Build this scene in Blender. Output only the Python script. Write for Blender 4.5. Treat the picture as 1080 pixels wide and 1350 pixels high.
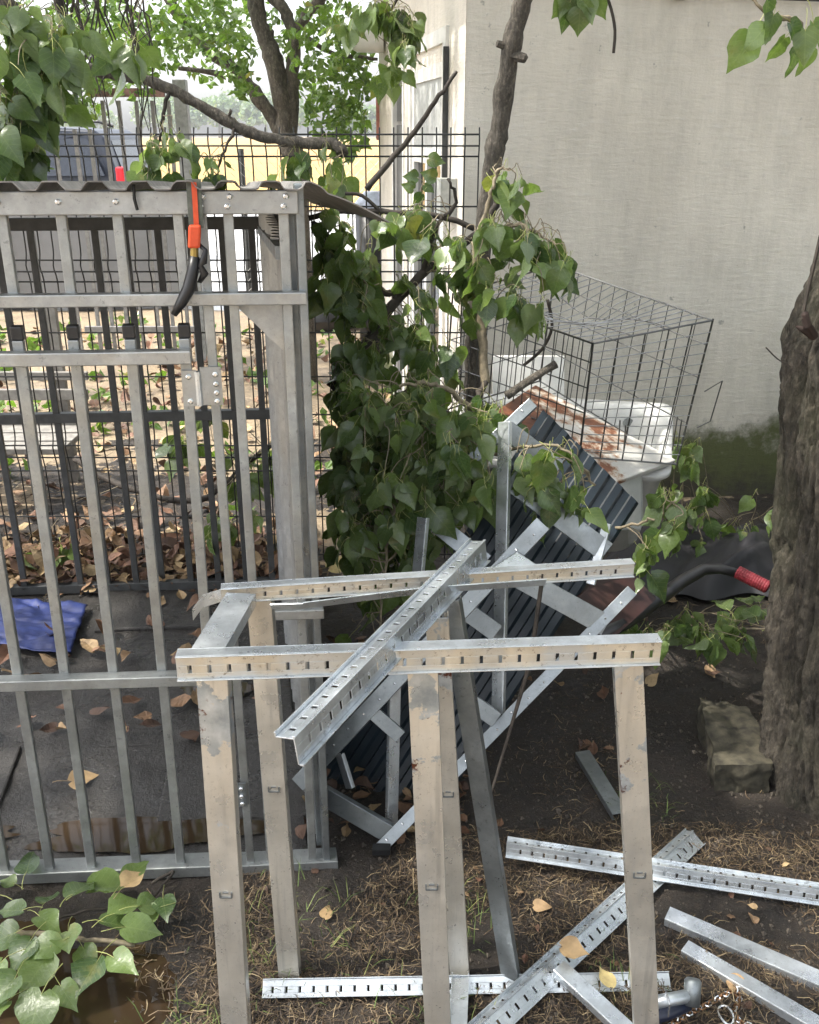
import bpy, math, random
from mathutils import Vector, Matrix, noise
random.seed(7)
rnd, uni = random.random, random.uniform
V = Vector
S = bpy.context.scene
COL = S.collection
for _o in list(bpy.data.objects): bpy.data.objects.remove(_o)

# ------------------------------------------------------------------ camera, sky, sun, exposure
F, CX, CY, PITCH, CAMH = 1250.0, 540.0, 675.0, math.radians(21.92), 1.65
cd = bpy.data.cameras.new('camera'); cam = bpy.data.objects.new('camera', cd); COL.objects.link(cam)
cam.location = (0, 0, CAMH); cam.rotation_euler = (math.pi/2 - PITCH, 0, 0)
cd.sensor_fit = 'HORIZONTAL'; cd.sensor_width = 36; cd.lens = 36*F/1080; cd.clip_end = 3000; cd.clip_start = .02
S.camera = cam
SUN_EL, SUN_AZ = math.radians(58), math.radians(-98)          # azimuth from +Y towards +X
w = bpy.data.worlds.new('World'); S.world = w; w.use_nodes = True
nt = w.node_tree; nt.nodes.clear()
sky = nt.nodes.new('ShaderNodeTexSky'); sky.sky_type = 'NISHITA'; sky.sun_disc = False
sky.sun_elevation = SUN_EL; sky.sun_rotation = SUN_AZ % (2*math.pi)
sky.air_density = 1.0; sky.dust_density = 4.0; sky.ozone_density = .6
bg = nt.nodes.new('ShaderNodeBackground'); bg.inputs[1].default_value = .15
wo = nt.nodes.new('ShaderNodeOutputWorld')
hsv = nt.nodes.new('ShaderNodeHueSaturation'); hsv.inputs['Saturation'].default_value = .32   # thin white cloud
nt.links.new(sky.outputs[0], hsv.inputs['Color']); nt.links.new(hsv.outputs[0], bg.inputs[0]); nt.links.new(bg.outputs[0], wo.inputs[0])
sd = bpy.data.lights.new('sun', 'SUN'); sd.energy = 2.3; sd.angle = math.radians(1.2); sd.color = (1, .95, .86)
sun = bpy.data.objects.new('sun', sd); COL.objects.link(sun)
SUND = V((math.sin(SUN_AZ)*math.cos(SUN_EL), math.cos(SUN_AZ)*math.cos(SUN_EL), math.sin(SUN_EL)))
sun.rotation_euler = SUND.to_track_quat('Z', 'Y').to_euler(); sun.location = (-6, 4, 10)
S.view_settings.view_transform = 'Standard'; S.view_settings.look = 'None'
S.view_settings.gamma = 1; S.view_settings.use_curve_mapping = False
S.view_settings.exposure = 1.9
S.render.engine = 'CYCLES'
S.cycles.max_bounces = 8; S.cycles.transparent_max_bounces = 8
S.cycles.use_denoising = True
S.cycles.sample_clamp_indirect = 6

# ------------------------------------------------------------------ pixel -> place helpers (photo is 1080 x 1350)
RGT, UPV, FWD = V((1, 0, 0)), V((0, math.sin(PITCH), math.cos(PITCH))), V((0, math.cos(PITCH), -math.sin(PITCH)))
CAM = V((0, 0, CAMH))
def ray(px, py): return FWD + RGT*((px-CX)/F) + UPV*((CY-py)/F)
def at(px, py, Y): d = ray(px, py); return CAM + d*(Y/d.y)
def on(px, py, z=0.0): d = ray(px, py); return CAM + d*((z-CAMH)/d.z)
def gh(x, y):
    h = noise.noise(V((x*1.7, y*1.7, 3)))*.018 + noise.noise(V((x*7, y*7, 9)))*.007 + noise.noise(V((x*24, y*24, 2)))*.005 + abs(noise.noise(V((x*55, y*55, 5))))*.004 - .001
    d = math.hypot((x+.95)/.62, (y-1.42)/.26)          # the low wet spot in front of the kennel gate
    if d < 1.3: h = h*max(0, min(1, (d-.6)/.7)) - .014*max(0, 1.3-d)
    return h

# ------------------------------------------------------------------ mesh helper
class MB:
    def __init__(s): s.v = []; s.f = []; s.m = []
    def add(s, vs, fs, m=0):
        b = len(s.v); s.v += [tuple(x) for x in vs]; s.f += [tuple(i+b for i in f) for f in fs]; s.m += [m]*len(fs)
    def hexa(s, c, m=0):                                # 8 corners, bottom ring then top ring
        s.add(c, [(3,2,1,0), (4,5,6,7), (0,1,5,4), (1,2,6,5), (2,3,7,6), (3,0,4,7)], m)
    def box(s, c, ex, ey, ez, m=0):                     # centre and three half-axis vectors
        c, ex, ey, ez = V(c), V(ex), V(ey), V(ez)
        s.hexa([c-ex-ey-ez, c+ex-ey-ez, c+ex+ey-ez, c-ex+ey-ez, c-ex-ey+ez, c+ex-ey+ez, c+ex+ey+ez, c-ex+ey+ez], m)
    def plate(s, p0, p1, wv, nv, w0, w1, n0, n1, m=0):  # bar from p0 to p1 covering w0..w1 along wv, n0..n1 along nv
        p0, p1 = V(p0), V(p1); a, b, c, d = wv*w0+nv*n0, wv*w1+nv*n0, wv*w1+nv*n1, wv*w0+nv*n1
        s.hexa([p0+a, p0+b, p0+c, p0+d, p1+a, p1+b, p1+c, p1+d], m)
    def tube(s, pts, rad, n=6, m=0, cap=True):
        pts = [V(p) for p in pts]
        if not isinstance(rad, (list, tuple)): rad = [rad]*len(pts)
        t = (pts[1]-pts[0]).normalized(); a = t.orthogonal().normalized(); vs = []; fs = []; k = len(pts)
        for i, p in enumerate(pts):
            t2 = (pts[min(i+1, k-1)] - pts[max(i-1, 0)])
            if t2.length > 1e-9: t = t2.normalized()
            a = (a - t*a.dot(t))
            a = a.normalized() if a.length > 1e-6 else t.orthogonal().normalized()
            b = t.cross(a)
            for j in range(n):
                th = 2*math.pi*j/n; vs.append(p + (a*math.cos(th)+b*math.sin(th))*rad[i])
        for i in range(k-1):
            for j in range(n): fs.append((i*n+j, i*n+(j+1) % n, (i+1)*n+(j+1) % n, (i+1)*n+j))
        if cap: fs += [tuple(range(n-1, -1, -1)), tuple((k-1)*n+j for j in range(n))]
        s.add(vs, fs, m)
    def grid(s, fn, nu, nv_, m=0):
        vs = [fn(i/nu, j/nv_) for j in range(nv_+1) for i in range(nu+1)]
        s.add(vs, [(j*(nu+1)+i, j*(nu+1)+i+1, (j+1)*(nu+1)+i+1, (j+1)*(nu+1)+i) for j in range(nv_) for i in range(nu)], m)
    def mesh(s, name, mats, smooth=False):
        me = bpy.data.meshes.new(name); me.from_pydata(s.v, [], s.f)
        for x in (mats if isinstance(mats, (list, tuple)) else [mats]): me.materials.append(x)
        if len(me.materials) > 1: me.polygons.foreach_set('material_index', s.m)
        if smooth: me.polygons.foreach_set('use_smooth', [True]*len(me.polygons))
        me.update(); return me
    def build(s, name, mats, parent=None, smooth=False, bevel=0):
        return link(name, s.mesh(name, mats, smooth), parent, bevel)
def link(name, me, parent=None, bevel=0):
    o = bpy.data.objects.new(name, me); COL.objects.link(o)
    if parent is not None: o.parent = parent
    if bevel:
        b = o.modifiers.new('bevel', 'BEVEL'); b.width = bevel; b.segments = 2; b.limit_method = 'ANGLE'
    return o
def thing(name, label, cat, group=None):
    o = bpy.data.objects.new(name, None); COL.objects.link(o); o.empty_display_size = .1
    return tag(o, label, cat, group)
def tag(o, label, cat, group=None):
    o['label'] = label; o['category'] = cat
    if group: o['group'] = group
    return o
def struct(o): o['kind'] = 'structure'; return o
def stuff(o, label=None, cat=None):
    o['kind'] = 'stuff'
    if label: o['label'] = label
    if cat: o['category'] = cat
    return o

# ------------------------------------------------------------------ materials
class Mt:
    def __init__(s, name):
        s.m = bpy.data.materials.new(name); s.m.use_nodes = True; s.nt = s.m.node_tree
        s.b = s.nt.nodes['Principled BSDF']; s.geo = s.nt.nodes.new('ShaderNodeNewGeometry'); s.pos = s.geo.outputs['Position']
    def n(s, t, **k):
        x = s.nt.nodes.new(t)
        for a, b in k.items(): setattr(x, a, b)
        return x
    def l(s, a, b): s.nt.links.new(a, b)
    def noise(s, scale, detail=4, stretch=None, rough=.6, src=None):
        x = s.n('ShaderNodeTexNoise'); x.inputs['Scale'].default_value = scale; x.inputs['Detail'].default_value = detail
        x.inputs['Roughness'].default_value = rough; c = src or s.pos
        if stretch:
            mp = s.n('ShaderNodeMapping'); mp.inputs['Scale'].default_value = stretch; s.l(c, mp.inputs[0]); c = mp.outputs[0]
        s.l(c, x.inputs['Vector']); return x.outputs['Fac']
    def ramp(s, fac, stops):
        x = s.n('ShaderNodeValToRGB'); e = x.color_ramp.elements
        while len(e) < len(stops): e.new(.5)
        for el, (p, c) in zip(e, stops):
            el.position = p; el.color = (c, c, c, 1) if not isinstance(c, tuple) else (*c, 1)
        s.l(fac, x.inputs[0]); return x.outputs[0]
    def mix(s, fac, a, b, mode='MIX'):
        x = s.n('ShaderNodeMix', data_type='RGBA', blend_type=mode)
        if isinstance(fac, (int, float)): x.inputs[0].default_value = fac
        else: s.l(fac, x.inputs[0])
        for k, q in ((6, a), (7, b)):
            if isinstance(q, tuple): x.inputs[k].default_value = (*q, 1)
            else: s.l(q, x.inputs[k])
        return x.outputs[2]
    def math(s, op, a, b=None, clamp=False):
        x = s.n('ShaderNodeMath', operation=op, use_clamp=clamp)
        for k, q in ((0, a), (1, b)):
            if q is None: continue
            if isinstance(q, (int, float)): x.inputs[k].default_value = q
            else: s.l(q, x.inputs[k])
        return x.outputs[0]
    def xyz(s):
        x = s.n('ShaderNodeSeparateXYZ'); s.l(s.pos, x.inputs[0]); return x.outputs
    def col(s, c):
        if isinstance(c, tuple): s.b.inputs['Base Color'].default_value = (*c, 1)
        else: s.l(c, s.b.inputs['Base Color'])
        return s
    def rgh(s, r):
        if isinstance(r, (int, float)): s.b.inputs['Roughness'].default_value = r
        else: s.l(r, s.b.inputs['Roughness'])
        return s
    def met(s, r):
        if isinstance(r, (int, float)): s.b.inputs['Metallic'].default_value = r
        else: s.l(r, s.b.inputs['Metallic'])
        return s
    def bump(s, fac, strength=.4, dist=.01):
        x = s.n('ShaderNodeBump'); x.inputs['Strength'].default_value = strength; x.inputs['Distance'].default_value = dist
        s.l(fac, x.inputs['Height']); s.l(x.outputs[0], s.b.inputs['Normal']); return s
    def rand(s, island=False):
        if island: return s.geo.outputs['Random Per Island']
        return s.n('ShaderNodeObjectInfo').outputs['Random']

def plain(name, c, r=.5, m=0, var=.25, sc=30, bump=0):
    t = Mt(name); f = t.noise(sc, 5)
    t.col(t.ramp(f, [(.3, tuple(x*(1-var) for x in c)), (.7, tuple(min(1, x*(1+var)) for x in c))])).rgh(r).met(m)
    if bump: t.bump(f, bump, .004)
    return t.m
def metal(name, c, r=.34, patch=None):
    t = Mt(name); f = t.noise(9, 6); sp = t.n('ShaderNodeTexVoronoi'); sp.inputs['Scale'].default_value = 70; t.l(t.pos, sp.inputs['Vector'])
    base = t.ramp(f, [(.3, tuple(x*.78 for x in c)), (.72, tuple(min(1, x*1.12) for x in c))])
    spg = t.ramp(sp.outputs['Color'], [(.1, .95), (.9, 1.03)])
    base = t.mix(1, base, spg, 'MULTIPLY')
    sm_ = t.noise(26, 5, rough=.75); base = t.mix(t.ramp(sm_, [(.35, .0), (.62, .55)]), base, tuple(x*.62 for x in c))
    f2 = t.noise(70, 5, rough=.75); base = t.mix(t.ramp(f2, [(.60, 0.), (.66, .6)]), base, tuple(x*.4 for x in c))
    if patch:
        f3 = t.noise(7.5, 5, rough=.65); base = t.mix(t.ramp(f3, [(.5, 0.), (.53, 1.)]), base, patch)
    t.col(base).met(.8).rgh(t.ramp(t.noise(14, 5), [(.3, r-.12), (.7, r+.16)]))
    t.bump(t.noise(38, 6, rough=.7), .2, .003); return t.m
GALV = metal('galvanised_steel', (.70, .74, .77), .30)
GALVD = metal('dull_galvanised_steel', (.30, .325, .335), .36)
def beige():
    t = Mt('beige_coated_steel'); f = t.noise(8, 6)
    c = t.ramp(f, [(.3, (.50, .465, .40)), (.7, (.68, .64, .565))])
    c = t.mix(t.ramp(t.noise(30, 5, (1, 1, .15), .7), [(.45, 0.), (.7, .5)]), c, (.46, .45, .42))
    sp = t.noise(150, 4, rough=.75); c = t.mix(t.ramp(sp, [(.60, 0.), (.66, .42)]), c, (.24, .215, .18))
    c = t.mix(t.ramp(t.noise(55, 4, (1, 1, .05), .6), [(.55, 0.), (.68, .45)]), c, (.30, .285, .255))
    z = t.xyz()[2]
    k = t.math('ADD', t.noise(9, 5, rough=.65), t.math('MULTIPLY', t.math('SUBTRACT', z, .5), .38))
    pm = t.ramp(k, [(.645, 0.), (.66, 1.)])
    zc = t.ramp(t.noise(22, 5), [(.3, (.24, .27, .29)), (.7, (.55, .58, .60))])
    rust = t.ramp(t.noise(13, 5, rough=.7), [(.56, 0.), (.60, 1.)])
    zc = t.mix(rust, zc, (.12, .045, .025))
    t.col(t.mix(pm, c, zc)).met(.65).rgh(t.ramp(t.noise(20, 4), [(.3, .22), (.7, .46)])); t.bump(t.noise(90, 4), .15, .002); return t.m
BEIGE = beige()
def beige_rail():
    t = Mt('beige_rail_steel'); f = t.noise(14, 6)
    c = t.ramp(f, [(.35, (.47, .43, .355)), (.62, (.66, .605, .50))])
    c = t.mix(t.ramp(t.noise(5, 4), [(.5, 0.), (.6, 1.)]), c, (.5, .51, .5))
    c = t.mix(t.ramp(t.noise(75, 6, rough=.8), [(.57, 0.), (.64, .75)]), c, (.15, .12, .09))
    t.col(c).met(.6).rgh(.34).bump(t.noise(70, 4), .15, .002); return t.m
RAILM = beige_rail()
TUBE = metal('kennel_tube_steel', (.40, .415, .41), .44)
TUBEW = metal('kennel_rail_steel', (.44, .45, .445), .40)
DARKBAR = plain('dark_bar_steel', (.06, .062, .062), .5, .3)
BLACKW = plain('black_coated_wire', (.012, .013, .013), .5, .2)
CRATEW = plain('crate_wire', (.12, .12, .115), .3, .8)
RIVET = plain('rivet_aluminium', (.75, .76, .76), .25, .9)
BLACK = plain('black_plastic', (.012, .012, .013), .4)
SHEETM = metal('corrugated_grey_sheet', (.46, .475, .48), .48)
ROOFM = plain('weathered_roof_sheet', (.17, .16, .15), .7, .2, .4, 20)
NAVY = plain('dark_blue_corrugated', (.010, .017, .024), .32, .0, .3, 8)
ORANGE = plain('orange_plastic', (.62, .07, .015), .5, 0, .25)
STRAP = plain('olive_webbing', (.10, .11, .09), .8, 0, .3, 90, .3)
RED = plain('red_rubber_grip', (.23, .022, .032), .55, 0, .4)
TARPB = plain('blue_tarpaulin', (.010, .022, .11), .6, 0, .5, 14, .4)
CLOTHD = plain('dark_tarpaulin', (.022, .021, .025), .6, 0, .3, 6, .2)
WOOD = plain('grey_weathered_wood', (.19, .18, .165), .75, 0, .3, 25, .3)
GLASS = plain('window_glass', (.02, .022, .022), .05, .0, .1)
def leafmat(name, top, dark, under, island=False, yellow=.04):
    t = Mt(name); r = t.rand(island)
    c = t.ramp(r, [(0, dark), (.5, top), (1-yellow, tuple(x*1.35 for x in top)), (1, (.26, .24, .06))])
    c = t.mix(t.ramp(t.noise(60, 4), [(.35, .0), (.75, .35)]), c, dark)
    if not island:
        tc_ = t.n('ShaderNodeTexCoord'); sx = t.n('ShaderNodeSeparateXYZ'); t.l(tc_.outputs['Object'], sx.inputs[0])
        ax_ = t.math('ABSOLUTE', sx.outputs[0]); k1 = t.math('SUBTRACT', sx.outputs[1], t.math('MULTIPLY', ax_, .75))
        fr_ = t.math('ABSOLUTE', t.math('SUBTRACT', t.math('FRACT', t.math('MULTIPLY', k1, 6.5)), .5))
        ve = t.math('MAXIMUM', t.math('LESS_THAN', fr_, .05), t.math('LESS_THAN', ax_, .014))
        c = t.mix(t.math('MULTIPLY', ve, .22), c, (.27, .33, .13))
        edge_ = t.ramp(t.noise(9, 4), [(.60, 0.), (.68, .55)]); c = t.mix(edge_, c, (.20, .19, .06))
    c = t.mix(t.geo.outputs['Backfacing'], c, t.mix(.5, c, under))
    t.col(c).rgh(t.ramp(t.noise(25, 4), [(.35, .16), (.7, .42)])); t.b.inputs['Specular IOR Level'].default_value = .6
    tr = t.n('ShaderNodeBsdfTranslucent'); ct = t.mix(1, c, (1.5, 1.65, .75), 'MULTIPLY'); t.l(ct, tr.inputs[0])
    ms = t.n('ShaderNodeMixShader'); ms.inputs[0].default_value = .36
    t.l(t.b.outputs[0], ms.inputs[1]); t.l(tr.outputs[0], ms.inputs[2])
    t.l(ms.outputs[0], t.nt.nodes['Material Output'].inputs[0]); t.bump(t.noise(55, 4), .4, .004); return t.m
LEAF = leafmat('poplar_leaf', (.120, .172, .055), (.052, .092, .033), (.20, .25, .15), False, .012)
CROWN = leafmat('crown_leaf', (.10, .17, .03), (.05, .10, .02), (.15, .22, .08), True, .03)
CANOPY = leafmat('canopy_leaf', (.06, .12, .025), (.03, .07, .018), (.14, .2, .1), True)
PETIOLE = plain('leaf_stalk', (.34, .36, .12), .5, 0, .2)
TWIG = plain('pale_twig_bark', (.20, .165, .11), .75, 0, .4, 60, .4)
def bark(name, a, b, moss=None, sc=14):
    t = Mt(name); f = t.noise(sc, 7, (1, 1, .22), .7)
    g = t.noise(sc*2.2, 7, (1, 1, .6), .8); c = t.ramp(t.mix(.5, f, g), [(.36, a), (.64, b)])
    if moss: c = t.mix(t.ramp(t.noise(4, 4), [(.42, 0.), (.65, .6)]), c, moss)
    c = t.mix(t.ramp(t.noise(90, 6, (1, 1, .5), .8), [(.5, 0.), (.66, .7)]), c, tuple(x*1.7 for x in b))
    t.col(c).rgh(.9).bump(f, 1.0, .035); return t.m
BARK = bark('rough_trunk_bark', (.007, .006, .005), (.095, .080, .060), (.046, .050, .020), 40)
BARK2 = bark('grey_limb_bark', (.03, .026, .022), (.15, .13, .105), None, 25)
DEAD = plain('dark_dead_bark', (.035, .028, .022), .85, 0, .5, 40, .5)
def dry(name, cs, island=True, r=.7):
    t = Mt(name); c = t.ramp(t.rand(island), [(i/(len(cs)-1), x) for i, x in enumerate(cs)])
    c = t.mix(t.ramp(t.noise(45, 4), [(.4, 0.), (.7, .5)]), c, tuple(x*.45 for x in cs[0])); t.col(c).rgh(r); return t.m
DRYLEAF = dry('dry_leaf', [(.05, .025, .015), (.13, .065, .035), (.24, .14, .075), (.40, .29, .15), (.20, .10, .06), (.09, .05, .03)])
DRYONE = dry('fallen_leaf', [(.34, .22, .11), (.5, .36, .18), (.55, .45, .2)], False)
STRAW = dry('dry_strand', [(.025, .016, .011), (.05, .033, .02), (.10, .066, .036), (.16, .11, .06), (.30, .23, .13)])
GRASS = dry('grass_blade', [(.06, .10, .02), (.11, .16, .04), (.2, .2, .06)])
def soil():
    t = Mt('dark_wet_soil'); f = t.noise(5, 8, rough=.7); g = t.noise(60, 6, rough=.75); h = t.noise(240, 3)
    c = t.ramp(f, [(.3, (.012, .0095, .008)), (.5, (.025, .019, .0145)), (.72, (.050, .038, .028))])
    c = t.mix(t.ramp(g, [(.5, 0.), (.72, .75)]), c, (.062, .045, .030))
    c = t.mix(t.ramp(h, [(.66, 0.), (.7, .8)]), c, (.22, .20, .17))
    t.col(c).rgh(t.ramp(f, [(.3, .42), (.6, .85)])).bump(g, .9, .02); return t.m
SOIL = soil()
def wet(name, cs, sc, r0, r1, bs=.3):
    t = Mt(name); f = t.noise(sc, 7, rough=.65); g = t.noise(sc*14, 5, rough=.8)
    c = t.ramp(f, [(.3, cs[0]), (.7, cs[1])]); c = t.mix(t.ramp(g, [(.45, .0), (.75, .6)]), c, cs[2])
    t.col(c).rgh(t.ramp(f, [(.38, r0), (.6, r1)])).bump(g, bs, .006); return t.m
SLAB = wet('wet_rough_concrete', [(.010, .009, .008), (.032, .029, .026), (.085, .078, .07)], 5, .15, .6, 1.0)
DRIVE = wet('wet_pale_paving', [(.30, .29, .28), (.5, .49, .47), (.6, .58, .55)], 1.2, .08, .35, .12)
FIELD = wet('dry_straw_field', [(.29, .175, .05), (.40, .265, .09), (.20, .13, .04)], .35, .9, 1, .4)
LITTERG = wet('leafy_yard_soil', [(.10, .075, .05), (.26, .20, .13), (.40, .31, .2)], 3, .7, .95, .8)
def water(name, c):
    t = Mt(name); t.col(c).rgh(.04); t.b.inputs['IOR'].default_value = 1.33; t.bump(t.noise(7, 2), .04, .01); return t.m
MUD = water('muddy_water', (.035, .023, .013))
def plaster():
    t = Mt('old_white_plaster'); x, y, z = t.xyz()
    f = t.noise(1.3, 6, rough=.6); g = t.noise(9, 6, (1, 1, .35), .7); h = t.noise(26, 6, (.5, .5, 2.0), .7)
    c = t.ramp(f, [(.3, (.66, .605, .525)), (.7, (.78, .73, .65))])
    c = t.mix(t.ramp(g, [(.42, 0.), (.75, .45)]), c, (.43, .405, .365))
    c = t.mix(t.ramp(h, [(.58, 0.), (.68, .35)]), c, (.70, .68, .645))
    c = t.mix(t.ramp(t.noise(3.2, 7, (1, 1, .16), .72), [(.50, 0.), (.78, .42)]), c, (.42, .39, .34))
    c = t.mix(t.ramp(t.noise(48, 6, (.25, .25, 1.6), .75), [(.56, 0.), (.66, .28)]), c, (.44, .41, .365))
    c = t.mix(t.ramp(t.noise(11, 5, rough=.75), [(.655, 0.), (.68, .7)]), c, (.30, .285, .26))
    vc = t.n('ShaderNodeTexVoronoi', feature='DISTANCE_TO_EDGE'); vc.inputs['Scale'].default_value = 1.7
    wv_ = t.n('ShaderNodeVectorMath', operation='ADD'); nz_ = t.n('ShaderNodeTexNoise'); nz_.inputs['Scale'].default_value = 3.5; nz_.inputs['Detail'].default_value = 6; t.l(t.pos, nz_.inputs['Vector']); t.l(t.pos, wv_.inputs[0]); t.l(nz_.outputs['Color'], wv_.inputs[1]); t.l(wv_.outputs[0], vc.inputs['Vector'])
    crk = t.math('MULTIPLY', t.math('LESS_THAN', vc.outputs['Distance'], .0018), t.ramp(t.noise(1.1, 3), [(.55, 0.), (.65, .35)]))
    c = t.mix(crk, c, (.2, .185, .16))
    # damp, moss and dirt creeping up from the ground
    k = t.math('ADD', t.math('MULTIPLY', z, -1.0), t.math('MULTIPLY', t.noise(2.6, 6, rough=.7), .9))
    c = t.mix(t.ramp(k, [(-.0 + .02, 0.), (.22, .85)]), c, (.20, .19, .165))
    c = t.mix(t.ramp(k, [(.06, 0.), (.20, .9)]), c, (.085, .098, .026))
    c = t.mix(t.ramp(k, [(.28, 0.), (.42, .9)]), c, (.06, .052, .042))
    t.col(c).rgh(.88).bump(t.mix(.5, g, h), .7, .015); return t.m
PLASTER = plaster()
WHITE = plain('white_painted_frame', (.74, .73, .70), .5, 0, .08, 20)
ENAMEL = plain('white_enamel', (.58, .58, .56), .25, 0, .18, 6)
def rusty():
    t = Mt('rusty_enamel'); f = t.math('ADD', t.noise(5.5, 7, rough=.7), t.math('MULTIPLY', t.math('SUBTRACT', .56, t.xyz()[0]), .55))
    c = t.ramp(f, [(.45, (.62, .60, .56)), (.50, (.45, .33, .24)), (.53, (.22, .085, .04)), (.62, (.13, .05, .03)), (.78, (.075, .032, .022))])
    t.col(c).rgh(.5).bump(t.noise(40, 5), .3, .004); return t.m
RUSTY = rusty()
STONE = plain('mossy_stone_block', (.042, .037, .024), .85, 0, .8, 26, 1.0)

# ================================================================== THE SETTING
def ground_sheet():
    mb = MB(); x0, x1, y0, y1, nx, ny = -2.6, 3.0, .3, 5.2, 420, 370
    mb.grid(lambda u, v: V((x0+(x1-x0)*u, y0+(y1-y0)*v, gh(x0+(x1-x0)*u, y0+(y1-y0)*v))), nx, ny)
    return struct(mb.build('yard_ground', SOIL, smooth=True))
ground_sheet()
mb = MB(); mb.box((0, 140, -.06), (290, 0, 0), (0, 165, 0), (0, 0, .01)); struct(mb.build('terrain', LITTERG))
mb = MB()
mb.grid(lambda u, v: V((-14+22*u, 3.3+6.2*v, -.012+.03*noise.noise(V((u*20, v*9, 1))) + .012*math.sin(v*3))), 90, 40)
struct(mb.build('leafy_ground', LITTERG, smooth=True))
mb = MB(); mb.grid(lambda u, v: V((-40+90*u, 9.2+15*v+1.2*noise.noise(V((u*20, v*2, 5)))*(1 if v < .5 else .3), -.02)), 60, 10)
struct(mb.build('wet_drive', DRIVE))
mb = MB(); mb.grid(lambda u, v: V((-260+520*u, 22+230*v, .02+.03*noise.noise(V((u*60, v*60, 2))))), 60, 60)
struct(mb.build('straw_field', FIELD))

# far treeline beyond the field, one tree after another
def leafcloud(mb, c, r, n, size, m=0, flat=.0):
    for _ in range(n):
        while True:
            p = V((uni(-1, 1), uni(-1, 1), uni(-1, 1)))
            if p.length < 1: break
        p = p*(.55+.45*rnd()) if rnd() < .3 else p.normalized()*(.72+.28*rnd())
        p = V(c) + V((p.x*r[0], p.y*r[1], p.z*r[2])); a = V((uni(-1, 1), uni(-1, 1), uni(-1, 1))).normalized()
        b = a.orthogonal().normalized(); b.rotate(Matrix.Rotation(uni(0, 6.28), 3, a)); c2 = a.cross(b); s_ = size*uni(.6, 1.3)
        t = p + b*s_*1.0
        mb.add([p-b*s_*.55, p+c2*s_*.5-b*s_*.2, p+c2*s_*.3+b*s_*.35+a*s_*.1, t, p-c2*s_*.3+b*s_*.35+a*s_*.1, p-c2*s_*.5-b*s_*.2],
               [(0, 1, 2, 3), (0, 3, 4, 5)], m)
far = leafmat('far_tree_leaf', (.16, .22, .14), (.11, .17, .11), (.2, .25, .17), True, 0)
for i in range(15):
    x = -82 + i*9.5 + uni(-3, 3); Y = 225 + uni(-6, 25); h = uni(6, 11)
    if i in (3, 9): h += 3
    t = thing('field_edge_tree', 'hazy pale green tree in the far row beyond the straw field', 'tree', 'far trees along the field edge')
    m1 = MB(); m1.tube([(x, Y, 0), (x+.3, Y, h*.5)], [.35, .2], 6); m1.build('trunk', BARK2, t)
    m1 = MB()
    for k in range(6): leafcloud(m1, (x+uni(-3.5, 3.5), Y+uni(-2, 2), h*uni(.4, .75)), (uni(2.5, 4.5), 2.5, h*uni(.2, .3)), 170, .75)
    stuff(m1.build('crown', far, t))

# ------------------------------------------------------------------ the house
A9 = math.radians(9.2); HU, HV = V((math.cos(A9), math.sin(A9), 0)), V((-math.sin(A9), math.cos(A9), 0)); HC = V((.222, 4.11, 0))
def hp(a, b, z): return HC + HU*a + HV*b + V((0, 0, z))
house = thing('house', 'low white plastered house with stained wall and moss at its foot', 'house')
TH, HZ = .22, 2.75
mb = MB()
mb.grid(lambda u, v: hp(.0 + 4.6*u, 0, -.1+(HZ+.1)*v) - HV*(.006*noise.noise(V((u*9, v*6, 4)))), 60, 40)
mb.plate(hp(TH, .012, -.1), hp(TH, .012, HZ), HU, HV, 0, 4.4, 0, TH)
mb.build('gable_wall', PLASTER, house, True)
# side wall cut round the window and the door: (b0, b1, z0, z1)
WIN, DOOR = (.42, 1.28, .25, 1.93), (1.58, 2.04, 0.0, 1.98)
LEN = 2.62
def sidebox(b0, b1, z0, z1, nm='side_wall', mat=PLASTER, a0=.0, a1=TH, par=house):
    q = MB(); q.plate(hp(0, b0, z0), hp(0, b1, z0), HU, V((0, 0, 1)), a0, a1, 0, z1-z0); return q.build(nm, mat, par)
sw = MB()
for b0, b1, z0, z1 in ((.02, WIN[0], -.1, HZ), (WIN[0], WIN[1], -.1, WIN[2]), (WIN[0], WIN[1], WIN[3], HZ), (WIN[1], DOOR[0], -.1, HZ),
                       (DOOR[0], DOOR[1], DOOR[3], HZ), (DOOR[1], LEN, -.1, HZ)):
    sw.plate(hp(0, b0, z0), hp(0, b1, z0), HU, V((0, 0, 1)), 0.001, TH, 0, z1-z0)
sw.build('side_wall', PLASTER, house)
wn = sidebox(WIN[0]+.05, WIN[1]-.05, .3, 1.5, 'window', GLASS, .02, .03)
for b0, b1, z0, z1 in ((WIN[0], WIN[0]+.06, .25, 1.93), (WIN[1]-.06, WIN[1], .25, 1.93), (WIN[0]+.06, WIN[1]-.06, .25, .32), (WIN[0]+.06, WIN[1]-.06, 1.5, 1.57),
                       (WIN[0]+.06, WIN[1]-.06, 1.87, 1.93), (.83, .88, .32, 1.5)):
    sidebox(b0, b1, z0, z1, 'window_frame', WHITE, -.004, .05, wn)
sidebox(WIN[0]+.06, WIN[1]-.06, 1.57, 1.87, 'transom_panel', plain('pale_shutter_box', (.42, .43, .42), .5), .006, .03, wn)
for b0, b1, z0, z1 in ((WIN[0]-.07, WIN[0], .2, 2.0), (WIN[1], WIN[1]+.07, .2, 2.0), (WIN[0]-.07, WIN[1]+.07, 2.0, 2.06)):
    sidebox(b0, b1, z0, z1, 'window_trim', WHITE, -.014, .0008, wn)
dr = sidebox(DOOR[0]+.05, DOOR[1]-.05, .02, 1.68, 'door', plain('grey_door_panel', (.10, .10, .10), .5), .02, .06)
sidebox(DOOR[0]+.05, DOOR[1]-.05, 1.70, 1.93, 'transom_pane', GLASS, .022, .03, dr)
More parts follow.
